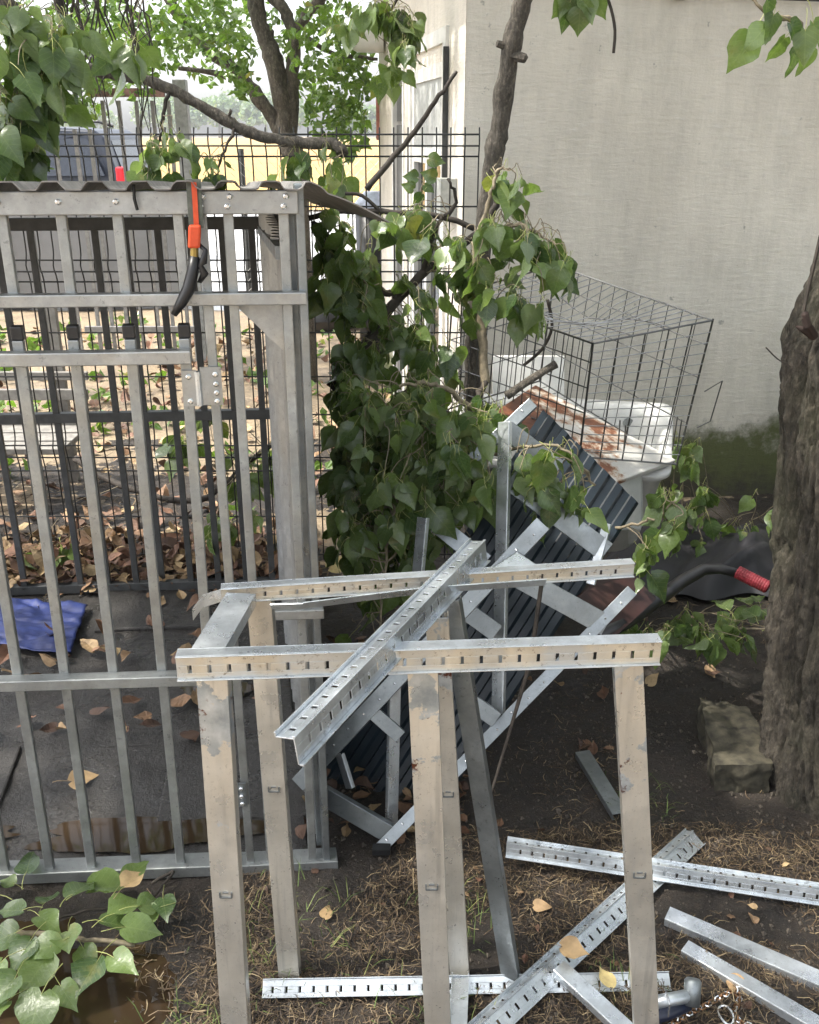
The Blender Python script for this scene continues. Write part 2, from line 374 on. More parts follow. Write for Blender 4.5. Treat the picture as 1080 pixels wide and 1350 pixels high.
for b0, b1, z0, z1 in ((DOOR[0], DOOR[0]+.05, 0, 1.98), (DOOR[1]-.05, DOOR[1], 0, 1.98), (DOOR[0]+.05, DOOR[1]-.05, 1.93, 1.98)):
    sidebox(b0, b1, z0, z1, 'door_frame', WHITE, -.004, .07, dr)
sidebox(.13, .27, 1.30, 1.46, 'meter_box', plain('grey_meter_box', (.40, .41, .39), .5), -.07, .0)
mb = MB(); mb.plate(hp(-.012, .35, 1.30), hp(-.012, .35, 1.98), HU, HV, -.011, .011, -.008, .008); mb.build('conduit', DARKBAR, house)
mb = MB(); mb.plate(hp(-.45, -.25, HZ), hp(-.45, LEN+.5, HZ), HU, V((0, 0, 1)), 0, 5.2, 0, .16); mb.build('roof_slab', WHITE, house)
mb = MB()
for k in range(4): mb.plate(hp(-.42, .5+k*.65, HZ-.09), hp(-.42, .57+k*.65, HZ-.09), HU, V((0, 0, 1)), 0, .42, 0, .088)
mb.build('rafter_end', WOOD, house)
# drooping cable along the gable, held by a clip
mb = MB(); pts = []
for k in range(25):
    u = k/24; p = hp(.25+3.6*u, -.03, 2.158-.01*u-.02*math.sin(u*math.pi)); pts.append(p)
mb.tube(pts, .006, 5); cb = mb.build('wall_cable', DARKBAR, house)
mb = MB(); q = hp(.85, -.03, 2.146); mb.box(q, HU*.02, HV*.012, V((0, 0, .018))); mb.build('clip', DARKBAR, cb)
# lamp under the eave at the far corner
lp = thing('wall_lamp', 'white cylindrical lamp under the far eave of the house', 'lamp')
c = at(484, 52, 6.4); mb = MB(); mb.tube([c+V((-.09, 0, 0)), c+V((-.06, 0, 0)), c+V((.1, 0, 0))], [.055, .07, .075], 14); mb.build('lamp_body', WHITE, lp, True)
mb = MB(); mb.box(c+V((.06, 0, .16)), (.015, 0, 0), (0, .02, 0), (0, 0, .1)); mb.build('bracket', WHITE, lp)
sg = thing('red_notice', 'small red and white notice hanging at the far house corner', 'sign')
c = at(503, 150, 6.75); mb = MB(); mb.box(c, (.035, 0, 0), (0, .004, 0), (0, 0, .16)); mb.build('board', plain('notice_paint', (.55, .22, .17), .5, 0, .5, 14), sg)
bn = thing('dark_bin', 'dark waste bin with pale lid beside the far house corner', 'bin')
c = at(492, 300, 6.9); mb = MB(); mb.tube([(c.x, c.y, -.02), (c.x, c.y, .5), (c.x, c.y, 1.12)], [.10, .115, .125], 14); mb.build('bin_body', BLACK, bn, True)
mb = MB(); mb.tube([(c.x, c.y, 1.121), (c.x, c.y, 1.18), (c.x, c.y, 1.26)], [.135, .13, .06], 14); mb.build('lid', plain('pale_blue_lid', (.45, .5, .62), .5), bn, True)

# ------------------------------------------------------------------ wire panel fence behind the kennel
FY = 3.58
fence = thing('wire_fence', 'black welded wire mesh fence running behind the kennel to the house', 'fence')
def fz(py): return at(540, py, FY).z
ZT = fz(176)
xr = at(632, 178, FY).x
fold = [fz(186), fz(350), fz(590)]
def wy(z): return FY - sum(.022*math.exp(-((z-q)/.03)**2) for q in fold)
mb = MB(); zs = []; z = -.05
while z < ZT+.03:
    near = min(abs(z-q) for q in fold); zs.append(z); z += .018 if near < .08 else .09
mb.tube([(0, wy(q), q) for q in zs], .0028, 5); vm = mb.mesh('wire', BLACKW)
k = 0; x = xr
while x > -3.2:
    o = link('wire', vm, fence); o.location.x = x; x -= .05; k += 1
hm = None
for py in (177, 192, 206, 272, 342, 357, 371, 438, 496, 546, 585, 602, 620, 680, 730):
    z = fz(py)
    if hm is None:
        mb = MB(); mb.tube([(-3.2, 0, 0), (xr, 0, 0)], .0032, 5); hm = mb.mesh('cross_wire', BLACKW)
    o = link('cross_wire', hm, fence); o.location = (0, wy(z)-.006, z)
for px in (-1.75,):
    mb = MB(); mb.box((px, FY+.04, .82), (.02, 0, 0), (0, .03, 0), (0, 0, .86)); mb.build('fence_post', BLACKW, fence)

# chain-link fence at the field edge
cl = thing('chain_link_fence', 'thin grey chain-link fence at the edge of the straw field', 'fence')
mb = MB(); CLY = 9.0
for k in range(140):
    x = -2.2 + k*.09
    for s_ in (1, -1):
        x1 = x + s_*1.35
        if min(x, x1) < -1.85: continue
        a, b = V((x, CLY, .1)), V((x1, CLY, 1.45)); mb.tube([a, b], .0022, 3, cap=False)
stuff(mb.build('diamond_mesh', plain('zinc_wire', (.35, .34, .32), .5, .5), cl))
for k in range(5):
    x = -1.5 + k*2.7; mb = MB(); mb.tube([(x, CLY+.03, -.1), (x, CLY+.03, 1.5)], .025, 8); mb.build('post', DARKBAR, cl)

# old bar gate standing open behind the fence
og = thing('bar_gate', 'rusty grey bar gate with thick post standing behind the wire fence', 'gate')
GY = 7.2
def gx(px): return at(px, 180, GY).x
zt_ = at(180, 122, GY).z
mb = MB(); mb.box(((gx(125)+gx(222))/2, GY, zt_), ((gx(222)-gx(125))/2, 0, 0), (0, .02, 0), (0, 0, .028)); mb.build('top_rail', plain('rusty_red_rail', (.16, .09, .08), .7, .1, .6, 30, .3), og)
for px in (70, 98, 118, 139, 160, 183, 204, 225):
    top = zt_-.03 if px > 120 else 1.68
    mb = MB(); mb.box((gx(px), GY+.022, top/2-.02), (.012, 0, 0), (0, .012, 0), (0, 0, top/2)); mb.build('bar', plain('gate_grey', (.19, .185, .18), .6, .2) if px == 70 else bpy.data.materials['gate_grey'], og)
mb = MB(); mb.box((gx(241), GY+.05, .98), (.045, 0, 0), (0, .045, 0), (0, 0, 1.0)); mb.build('post', plain('gate_post_grey', (.25, .26, .26), .6, .2), og, bevel=.006)
mb = MB(); mb.box((gx(160), GY-.02, .25), (.42, 0, 0), (0, .02, 0), (0, 0, .025)); mb.build('bottom_rail', bpy.data.materials['gate_grey'], og)

# ------------------------------------------------------------------ parked SUV
car = thing('parked_car', 'dark blue-grey SUV with red tail light parked on the drive', 'car')
CARP = plain('dark_blue_car_paint', (.012, .017, .030), .35, 0, .1)
cy0 = 12.2; xe = at(159, 200, 12.2).x           # rear end of the car at its right
def cp(a, b, z): return V((xe - a, cy0 + b, z))   # a towards the front of the car (left), b across
prof = [(.05, .35), (.0, .55), (.02, .95), (.06, 1.12), (.22, 1.58), (.34, 1.66), (1.2, 1.70), (2.1, 1.66), (2.4, 1.58), (3.05, 1.15), (4.2, 1.0), (4.45, .8), (4.5, .45), (4.4, .3), (.3, .3)]
mb = MB(); n = len(prof)
def rim(a, z): return .0 if z < 1.1 else min(.14, (z-1.1)*.26)
vs = [cp(a, rim(a, z), z) for a, z in prof] + [cp(a, 1.8-rim(a, z), z) for a, z in prof]
mb.add(vs, [tuple(range(n)), tuple(range(2*n-1, n-1, -1))] + [(i, i+n, (i+1) % n+n, (i+1) % n) for i in range(n)])
mb.build('body', CARP, car, bevel=.03)
for a0, a1, a2, a3 in ((.22, 1.02, .42, 1.02), (1.10, 2.0, 1.10, 2.0), (2.08, 2.82, 2.08, 2.42)):
    mb = MB(); mb.add([cp(a0, -.004, 1.14), cp(a1, -.004, 1.14), cp(a3, .105, 1.56), cp(a2, .105, 1.56)], [(0, 1, 2, 3)])
    mb.build('side_window', plain('car_window', (.02, .025, .035), .2) if a0 < .3 else bpy.data.materials['car_window'], car)
mb = MB(); mb.add([cp(.052, .25, 1.14), cp(.052, 1.55, 1.14), cp(.20, 1.45, 1.54), cp(.20, .35, 1.54)], [(0, 1, 2, 3)]); mb.build('rear_window', bpy.data.materials['car_window'], car)
mb = MB(); mb.box(cp(.035, .07, 1.1), (.05, 0, 0), (0, .09, 0), (0, 0, .14)); mb.build('tail_light', plain('tail_light_red', (.6, .02, .03), .2), car, bevel=.02)
for a in (.85, 3.55):
    for b in (.1, 1.7):
        wl = MB(); c = cp(a, b, .35); wl.tube([c+V((0, -.11, 0)), c+V((0, .11, 0))], .35, 20); wo_ = wl.build('wheel', BLACK, car)
        q = MB(); q.tube([c+V((0, -.118, 0)), c+V((0, .118, 0))], .2, 14); q.build('rim', RIVET, wo_)
for b in (.25, 1.55):
    q = MB(); q.tube([cp(.5, b, 1.70), cp(.7, b, 1.76), cp(1.9, b, 1.76), cp(2.1, b, 1.70)], .02, 6); q.build('roof_rail', BLACK, car)

# low grey trailer with sheet sides
tr = thing('box_trailer', 'low grey sheet-metal trailer parked behind the kennel', 'trailer')
GREY = plain('grey_sheet_metal', (.17, .175, .185), .35, .3, .15, 3)
ty = 9.4; x0, x1 = at(-110, 330, ty).x, at(234, 330, ty).x
mb = MB(); mb.box(((x0+x1)/2, ty+.6, .53), ((x1-x0)/2, 0, 0), (0, .6, 0), (0, 0, .40)); mb.build('box_body', GREY, tr, bevel=.02)
for u in (.03, .35, .67, .985):
    mb = MB(); mb.box((x0+(x1-x0)*u, ty-.012, .53), (.025, 0, 0), (0, .012, 0), (0, 0, .37)); mb.build('side_rib', GREY, tr)
mb = MB(); mb.box((x1+.03, ty+.3, .55), (.02, 0, 0), (0, .05, 0), (0, 0, .3)); mb.build('tail_lamp', plain('maroon_lamp', (.10, .012, .02), .3), tr)
for u in (.35, .6):
    c = V((x0+(x1-x0)*u, ty+.08, .22)); mb = MB(); mb.tube([c, c+V((0, .16, 0))], .24, 18); mb.build('wheel', BLACK, tr)

def tyre(px, py, Y, r, label):
    c = at(px, py, Y); t = thing('car_tyre', label, 'tyre', 'old tyres on the wet drive')
    mb = MB(); R_, N_ = r, 24
    for i in range(N_):
        pass
    def f(u, v):
        a, b = u*2*math.pi, v*2*math.pi; rr = R_*(.72+.26*math.cos(b)); return V((c.x+rr*math.cos(a), c.y+rr*math.sin(a), .12+R_*.34*math.sin(b)-.02))
    mb.grid(f, N_, 10); mb.build('tread', BLACK, t, True)
    q = MB(); q.tube([(c.x, c.y, .05), (c.x, c.y, .2)], R_*.46, 18); q.build('rim', WHITE, t)
tyre(425, 352, 8.6, .33, 'black tyre with white rim lying next to the kennel corner post')
tyre(460, 345, 8.9, .33, 'black tyre with white rim lying farther right among the leaves')

# ------------------------------------------------------------------ slatted bench behind the kennel
be = thing('slatted_bench', 'weathered grey slatted bench behind the kennel bars', 'bench')
BY = 4.5
for py0, py1, dy in ((490, 501, .0), (513, 527, -.02), (551, 567, -.06)):
    a = at(-80, (py0+py1)/2, BY+dy); b = at(116, (py0+py1)/2, BY+dy); hh = (at(0, py0, BY+dy).z-at(0, py1, BY+dy).z)/2
    mb = MB(); mb.box((a+b)/2, ((b.x-a.x)/2, 0, 0), (0, .012, 0), (0, .0, hh)); mb.build('back_slat', WOOD, be, bevel=.003)
zs_ = at(60, 582, BY-.3).z
for k in range(3):
    a = at(-80, 582, BY-.1); b = at(118, 582, BY-.1)
    mb = MB(); mb.box((a.x*.5+b.x*.5, BY-.14-k*.13, zs_), ((b.x-a.x)/2, 0, 0), (0, .055, 0), (0, 0, .014)); mb.build('seat_slat', WOOD, be, bevel=.003)
for px in (-60, 85):
    x = at(px, 560, BY).x
    mb = MB(); mb.box((x, BY+.03, .42), (.025, 0, 0), (0, .018, 0), (0, 0, .46)); mb.build('leg', WOOD, be)
    mb = MB(); mb.box((x, BY-.42, zs_/2-.02), (.025, 0, 0), (0, .02, 0), (0, 0, zs_/2)); mb.build('leg', WOOD, be)

# ================================================================== THE KENNEL
AU, AV = math.radians(4.0), math.radians(10.0)
KU, KV, KZ = V((math.cos(AU), math.sin(AU), 0)), V((-math.sin(AV), math.cos(AV), 0)), V((0, 0, 1))
K0 = V((-.205, 1.815, 0))
def kp(a, b, z): return K0 + KU*a + KV*b + V((0, 0, z))
KL = -1.32                                            # left end of the kennel front, outside the picture
kn = thing('dog_kennel', 'grey steel bar dog kennel with corrugated roof and half-open barred gate', 'kennel')
def kbar(nm, a, b, z0, z1, wd=.0185, dp=.02, mat=TUBE, par=kn, lean=0.0):
    q = MB(); q.plate(kp(a+lean, b, z0), kp(a, b, z1), KU, KV, -wd/2, wd/2, -dp/2, dp/2); return q.build(nm, mat, par, bevel=.002)
def krail(nm, a0, a1, b, z0, z1, dp=.025, mat=TUBEW, par=kn, dz=0.0):
    q = MB(); q.plate(kp(a0, b, z0+dz), kp(a1, b, z0), KZ, KV, 0, z1-z0, -dp/2, dp/2); return q.build(nm, mat, par, bevel=.002)
def screw(p, par, r=.0055):
    q = MB(); q.tube([p, p-KV*.003, p-KV*.0045], [r, r, r*.55], 8); return q.build('rivet', RIVET, par)
FB = [-.026, -.126, -.174]                              # full-height bars right of the gate
UB = [-.216, -.324, -.424, -.528, -.632, -.736, -.84, -.945, -1.05, -1.155, -1.26]
top = krail('top_rail', KL, 0, -.018, 1.510, 1.551, .018)
for a in FB + UB[:6]:
    if a == -.216: continue
    for dz in (.013, .030) if a > -.2 else (.022,):
        screw(kp(a-.004+dz*.3, -.027, 1.511+dz), top)
mid = krail('upper_rail', KL, .008, -.022, 1.349, 1.372, .028)
for a in FB: kbar('bar', a, 0, .02, 1.52, lean=-.004)
for a in UB: kbar('bar', a, 0, 1.36, 1.52)
kbar('corner_post', .004, .012, .02, 1.56, .016, .05, GALVD); kbar('corner_post', -.004, .05, .02, 1.545, .024, .02, GALVD)
krail('middle_rail', -.115, .018, -.024, .690, .712, .03)
krail('sill_rail', -.30, .03, 0.006, -.01, .022, .05, TUBE)
q = MB(); t_ = kp(-.135, .016, 1.352), kp(-.03, .016, 1.352), kp(-.03, .016, 1.245)
q.add([*t_, *[x+KV*.003 for x in t_]], [(0, 2, 1), (3, 4, 5), (0, 1, 4, 3), (1, 2, 5, 4), (2, 0, 3, 5)]); q.build('gusset', TUBEW, kn)
q = MB(); q.plate(kp(-.19, -.016, .195), kp(-.19, -.016, .26), KU, KV, -.012, .016, -.002, .002); lk = q.build('latch_plate', GALVD, kn)
for z in (.205, .226, .247): screw(kp(-.186, -.019, z), lk)
q = MB(); q.plate(kp(-.19, -.016, .60), kp(-.19, -.016, .69), KU, KV, -.03, .02, -.002, .002); lk = q.build('latch_plate', GALVD, kn)
for z in (.615, .635, .655, .675): screw(kp(-.183, -.019, z), lk)
# gate
ga = bpy.data.objects.new('gate', None); COL.objects.link(ga); ga.parent = kn
GB = [-.223, -.326, -.429, -.531, -.634, -.737, -.84, -.943]
for a in GB:
    kbar('bar', a+uni(-.002, .002), -.006, .02, 1.285, .0205, .020, TUBE, ga, lean=-.016+uni(-.003, .003))
    q = MB(); q.plate(kp(a, -.006, 1.286), kp(a, -.006, 1.312), KU, KV, -.0115, .0115, -.0115, .0115); q.build('end_cap', BLACK, ga, bevel=.003)
krail('rail', -.98, -.213, -.034, 1.243, 1.268, .03, TUBEW, ga)
krail('rail', -.98, -.232, -.030, .540, .565, .03, TUBE, ga, dz=.006)
krail('rail', -.98, -.236, -.004, .004, .034, .05, TUBE, ga, dz=.008)
h1 = MB(); h1.plate(kp(-.223, -.019, 1.155), kp(-.223, -.019, 1.225), KU, KV, -.012, .016, -.002, .001); h1 = h1.build('hinge', TUBEW, ga)
for z in (1.165, 1.213): screw(kp(-.222, -.021, z), h1)
h2 = MB(); h2.plate(kp(-.176, -.014, 1.155), kp(-.176, -.014, 1.23), KU, KV, -.024, .016, -.002, .002); h2 = h2.build('hinge', TUBEW, kn)
for z in (1.163, 1.18, 1.197, 1.216): screw(kp(-.171, -.017, z), h2)
q = MB(); q.tube([kp(-.205, -.018, 1.155), kp(-.205, -.018, 1.222)], .006, 8); q.build('hinge_pin', GALV, ga)
# side: vertical ribbed sheet
def corr(u, per, h):                                    # trapezoid wave
    t = (u/per) % 1.0
    return h*(0 if t < .38 else (t-.38)/.12 if t < .5 else 1 if t < .88 else (1-t)/.12)
q = MB(); q.plate(kp(.004, .06, .03), kp(.004, 1.51, .03), KZ, KU, 0, 1.41, 0, .003); q.build('side_backing', DARKBAR, kn)
sl_b = .06
while sl_b < 1.46:                                      # ribbed side sheet, rib after rib
    w_ = .072; a0, a1 = -.006, -.006-.020+uni(-.008, .006); q = MB()
    p = [kp(a0, sl_b, .03), kp(a1-.006, sl_b+w_*.5, .03), kp(a1, sl_b+w_*.82, .03), kp(a0, sl_b+w_*.9, .03)]; n_ = len(p)
    vs = p+[x+V((0, 0, 1.40)) for x in p]; q.add(vs, [(k, (k+1) % n_, n_+(k+1) % n_, n_+k) for k in range(n_)]+[(0, 1, 2, 3), (7, 6, 5, 4)])
    q.build('side_rib', SHEETM, kn); sl_b += w_
krail_side = MB(); krail_side.plate(kp(-.03, .06, 1.42), kp(-.03, 1.5, 1.33), KU, KZ, -.012, .012, 0, .025); krail_side.build('side_rail', GALVD, kn)
# back panel of dark bars
a = -.06
while a > -1.7:
    kbar('back_bar', a+uni(-.004, .004), 1.5, .03, 1.37, .023, .02, DARKBAR); a -= .104
for z0, z1 in ((.02, .055), (.69, .725), (1.345, 1.385)): krail('back_rail', -1.7, 0, 1.5, z0, z1, .03, DARKBAR)
# roof
def roof_pt(u, v, dz):
    a = -1.5 + 1.66*u; b = -.055 + 1.75*v; z = 1.552 - .085*v + corr(a+2, .076, .014)
    if a > .02: z = 1.552-.085*v + corr(a+2, .076, .014)*max(0, 1-(a-.02)/.05) - .055*((a-.02)/.14)**1.5
    z += .004*noise.noise(V((a*3, b*3, 1)))
    return kp(a, b, z+dz)
q = MB(); q.grid(lambda u, v: roof_pt(u, v, .0), 260, 4); q.grid(lambda u, v: roof_pt(u, v, .0025), 260, 4)
q.grid(lambda u, v: roof_pt(u, 0, .0025*v), 260, 1)
q.build('roof_sheet', ROOFM, kn)
# chain inside
ch = thing('hanging_chain', 'thin pale chain hanging slack along the ribbed kennel side', 'chain')
q = MB(); p0, p1 = at(372, 560, 2.55), at(412, 760, 2.1); k_ = 46
for i in range(k_):
    u = i/k_; c = p0.lerp(p1, u)+V((0, 0, -.03*math.sin(u*math.pi))); d = (p1-p0).normalized(); s_ = d.orthogonal().normalized()
    if i % 2: s_ = d.cross(s_)
    q.tube([c-d*.008, c-d*.004+s_*.0035, c+d*.004+s_*.0035, c+d*.008, c+d*.004-s_*.0035, c-d*.004-s_*.0035, c-d*.008], .0014, 4, cap=False)
q.build('link_run', RIVET, ch)
# tool hung over the top rail
tl = thing('hanging_tool', 'orange and olive strap tool with curved black handle on kennel rail', 'tool')
def tp(px, py, b=-.045): 
    d = ray(px, py); n_ = KU.cross(KZ); pl = kp(0, b, 0); t = (pl-CAM).dot(n_)/d.dot(n_); return CAM+d*t
def ribbon(pts, wd, th, nm, mat, par):
    q = MB(); P = [tp(x, y, b) for x, y, b in pts]
    for i in range(len(P)-1): q.plate(P[i], P[i+1], KU, KV, -wd/2, wd/2, -th/2, th/2)
    return q.build(nm, mat, par)
ribbon([(255, 236, -.042), (257, 270, -.042), (259, 300, -.042)], .026, .006, 'strap', STRAP, tl)
ribbon([(255.5, 240, -.047), (257.5, 270, -.047), (259, 298, -.047)], .009, .003, 'stripe', ORANGE, tl)
q = MB(); c0, c1 = tp(257, 296, -.048), tp(256, 327, -.048); q.plate(c0, c1, KU, KV, -.011, .011, -.009, .009); q.build('sleeve', ORANGE, tl, bevel=.004)
q = MB(); q.tube([tp(256, 326, -.048), tp(256, 345, -.048)], [.007, .008], 8); q.build('ferrule', plain('brass', (.35, .25, .08), .3, .8), tl)
q = MB(); q.tube([tp(257, 338, -.048), tp(254, 358, -.05), tp(249, 380, -.055), tp(239, 399, -.058), tp(229, 415, -.06)], [.009, .011, .012, .010, .006], 8); q.build('curved_handle', BLACK, tl, True)
q = MB(); q.tube([tp(262, 322, -.048), tp(271, 330, -.05), tp(268, 345, -.05), tp(264, 350, -.05), tp(270, 360, -.05), tp(263, 372, -.05)], [.004, .005, .008, .006, .008, .004], 6); q.build('trigger', BLACK, tl, True)
q = MB(); q.tube([tp(176, 243, -.04), tp(177, 262, -.04), tp(181, 277, -.04)], .003, 5); tw = q.build('tie_wire', BLACKW); tag(tw, 'short dark tie wire wrapped over the kennel top rail', 'wire')

# floor of the kennel: rough wet slabs, each one laid singly
fl = struct(bpy.data.objects.new('kennel_floor', None)); COL.objects.link(fl)
sm = MB(); 
for i in range(4):
    for j in range(4):
        a0, b0 = -1.66+i*.42+(j % 2)*.13, .17+j*.34; a1, b1 = min(-.02, a0+uni(.408, .418)), b0+uni(.328, .338)
        cs = []
        z = .012+uni(-.007, .012)
        q = MB(); c = [kp(a, b, 0)+V((uni(-.012, .012), uni(-.012, .012), 0)) for a, b in ((a0, b0), (a1, b0), (a1, b1), (a0, b1))]
        tl_ = [uni(-.006, .006) for _ in range(4)]
        q.hexa([V((p.x, p.y, -.04)) for p in c] + [V((p.x, p.y, z+t)) for p, t in zip(c, tl_)]); q.build('paving_slab', SLAB, fl, bevel=.006)
q = MB(); q.grid(lambda u, v: kp(-1.7+1.66*u, .035+1.50*v, .012+.010*noise.noise(V((u*9, v*9, 3)))+.004*noise.noise(V((u*40, v*36, 6)))), 90, 80); q.build('floor_bed', SLAB, fl, True)
def blob(name, c, rx, ry, z, mat, seed, n=70, rot=0):
    q = MB(); vs = [V((c[0], c[1], z))]
    for i in range(n):
        a = 2*math.pi*i/n; r = 1+.55*noise.noise(V((math.cos(a)*1.6, math.sin(a)*1.6, seed)))+.2*noise.noise(V((math.cos(a)*5, math.sin(a)*5, seed)))
        x, y = rx*r*math.cos(a), ry*r*math.sin(a); vs.append(V((c[0]+x*math.cos(rot)-y*math.sin(rot), c[1]+x*math.sin(rot)+y*math.cos(rot), z)))
    q.add(vs, [(0, i+1, (i+1) % n+1) for i in range(n)]); return struct(q.build(name, mat))
blob('puddle', (-.93, 1.43), .60, .24, -.006, MUD, 2.2)
blob('puddle', (-.66, 1.90), .30, .060, .018, MUD, 5.1, rot=AU)
blob('puddle', (-1.20, 1.87), .24, .055, .018, MUD, 1.4, rot=AU)
blob('puddle', (-.62, 2.55), .12, .05, .027, MUD, 8.3)
# blue tarp on the floor
q = MB(); c = on(20, 815, .04)
def tarp(u, v):
    x, y = -1.85+.72*u, 2.80+.34*v+.04*math.sin(u*5); h = .035+.03*abs(noise.noise(V((u*5, v*4, 2))))+.05*max(0, .5-v)*max(0, .7-u)*abs(math.sin(v*14+u*6)+.6*math.sin(u*9))+.012*abs(noise.noise(V((u*17, v*15, 5))))
    return V((x-.05*v, y, h))
q.grid(tarp, 60, 44); tb = q.build('blue_tarp', TARPB, smooth=True); tag(tb, 'crumpled blue tarpaulin on the kennel floor', 'tarp')
tb.modifiers.new('solid', 'SOLIDIFY').thickness = .002

# ================================================================== STEEL FRAMES AND LOOSE CHANNELS
def unit(p, q): return (V(q)-V(p)).normalized()
def channel(nm, p0, p1, face, wd, dp, mat, par=None, t=.002, lip=.008, back=None):
    """C-section: web of width wd looking towards `face`, flanges dp deep behind it with small lips."""
    p0, p1 = V(p0), V(p1); d = unit(p0, p1); n_ = V(face); n_ = (n_-d*n_.dot(d)).normalized(); wv = d.cross(n_)
    q = MB(); q.plate(p0, p1, wv, n_, -wd/2, wd/2, -t, 0)
    for s_ in (-1, 1):
        a, b = sorted((s_*wd/2, s_*(wd/2-t))); q.plate(p0, p1, wv, n_, a, b, -dp, -t-.0002)
        a, b = sorted((s_*(wd/2-t-.0002), s_*(wd/2-lip))); q.plate(p0, p1, wv, n_, a, b, -dp, -dp+t)
    return q.build(nm, mat, par, bevel=.0008)
def slotted(q, p0, p1, wv, nv, w0, w1, n0, n1, step, sw, s0, s1, m=0, off=.02):
    """plate with a row of real slots s0..s1 across its width, every `step` along it."""
    p0, p1 = V(p0), V(p1); L = (p1-p0).length; d = (p1-p0)/L
    q.plate(p0, p1, wv, nv, w0, s0, n0, n1, m); q.plate(p0, p1, wv, nv, s1, w1, n0, n1, m)
    x = 0; c = off
    while c < L-.01:
        q.plate(p0+d*x, p0+d*(c-sw/2), wv, nv, s0, s1, n0, n1, m); x = c+sw/2
        # the punched tab bent inwards
        q.plate(p0+d*(c-sw/2), p0+d*(c-sw/2+.0015), wv, nv, s0, s1, n0-.006 if n0 < n1 else n0, n0, m)
        c += step
    q.plate(p0+d*x, p1, wv, nv, s0, s1, n0, n1, m)
def slot_rail(nm, p0, p1, front, h, dp, par, m_front, m_top, step=.03, sw=.006, lipf=.006, slot_top=False):
    """hat rail: slotted front face of height h, top flange dp deep, small forward lip at the foot, turned lip at the back."""
    p0, p1 = V(p0), V(p1); d = unit(p0, p1); f = V(front); f = (f-d*f.dot(d)).normalized(); up = d.cross(f)
    if up.z < 0: up = -up
    q = MB(); t = .002
    slotted(q, p0, p1, up, f, -h, -.0005, -t, 0, step, sw, -h*.72, -h*.38, 0)
    if slot_top: slotted(q, p0, p1, f, up, -dp, 0, -t, 0, step, sw, -dp*.6, -dp*.3, 1, .03)
    else: q.plate(p0, p1, f, up, -dp, 0, 0, t, 1)
    q.plate(p0, p1, f, up, .0003, lipf, -h, -h+t, 1); q.plate(p0, p1, f, up, -dp-t, -dp-.0003, -.012, t, 1)
    q.plate(p0, p1, f, up, .0003, lipf*.6, 0, t, 1)
    return q.build(nm, [m_front, m_top], par, bevel=.0006)

st = thing('steel_stand', 'upright slotted steel stand with beige legs in the foreground', 'metal stand')
TZ = .905
fl_, fr_ = on(231, 867, TZ), on(873, 846, TZ)
slot_rail('rail', fl_, fr_, (-.05, -1, 0), .040, .022, st, RAILM, GALV)
bl_, br_ = on(291, 777, TZ), on(837, 743, TZ)
slot_rail('rail', bl_, br_, (-.05, -1, 0), .026, .018, st, RAILM, GALV, .028, .005)
# bent left tip of the rear rail and the torn flange that hangs off it
q = MB(); a = bl_; b = a+V((-.03, -.01, -.006)); c = b+V((-.018, -.012, -.022))
q.plate(a, b, KZ, V((0, 1, 0)), -.024, .0, 0, .002); q.plate(b, c, KZ, V((0, 1, 0)), -.022, .0, 0, .002); q.build('bent_tip', GALV, st)
q = MB(); P = [at(357, 800, 1.44), at(400, 799, 1.43), at(470, 790, 1.45), at(560, 779, 1.47), at(720, 768, 1.50)]
for i in range(4): q.plate(P[i], P[i+1], (KZ*.8-V((0, .6, 0))).normalized(), V((0, .8, .6)).normalized(), -.011, .011-.003*(i == 0), 0, .002)
q.build('torn_flange', GALV, st)
# flat arm joining the two rails on the left
q = MB(); a, b = on(318, 782, TZ-.004), on(270, 862, TZ-.004)
d = unit(a, b); s_ = KZ.cross(d); q.plate(a, b, s_, KZ, -.026, .026, -.002, 0); q.plate(a, b, s_, KZ, -.026, -.024, -.022, -.0022); q.plate(a, b, s_, KZ, .024, .026, -.022, -.0022)
q.build('side_arm', GALV, st)
def yray(px, py, Y): return at(px, py, Y)
def leg(nm, top, bot, wd, mat, face=(0, -1, 0), dp=.026, ext=0.0, mz=None):
    top, bot = V(top), V(bot); d = (bot-top)/(bot.z-top.z) if abs(bot.z-top.z) > 1e-6 else V((0, 0, -1))
    foot = top + d*((ext)-top.z)
    o = channel(nm, top, foot, face, wd, dp, mat, st)
    if mz:
        p = top + d*(mz-top.z); q = MB(); s_ = .010
        for a, b, c_, e in ((-s_, 0, .0012, .0055), (s_, 0, .0012, .0055), (0, -.0055, s_, .0012), (0, .0055, s_*.5, .0009)): q.box(p+V((a, -.0015, b)), (c_, 0, 0), (0, .0012, 0), (0, 0, e))
        q.build('punched_tab', GALVD, o)
    return o
FYL = fl_.y + .006
leg('leg', at(279, 893, FYL+.004), at(309, 1348, FYL-.012), .049, BEIGE, (-.05, -1, .02), mz=.44)
leg('leg', at(341, 790, bl_.y+.008), at(380, 1276, 1.475), .044, BEIGE, (-.06, -1, 0), ext=.0, mz=.48)
leg('leg', at(557, 880, 1.29), at(577, 1348, 1.265), .048, BEIGE, (-.03, -1, .02), mz=.44)
leg('leg', at(576, 815, 1.45), at(606, 1285, 1.47), .040, BEIGE, (-.05, -1, 0), ext=.0, mz=.49)
leg('leg', at(592, 792, 1.50), at(672, 1290, 1.455), .036, GALVD, (-.35, -1, 0), .02, ext=.0)
leg('leg', at(829, 876, fr_.y+.008), at(853, 1348, fr_.y-.01), .046, BEIGE, (-.04, -1, .02), mz=.44)
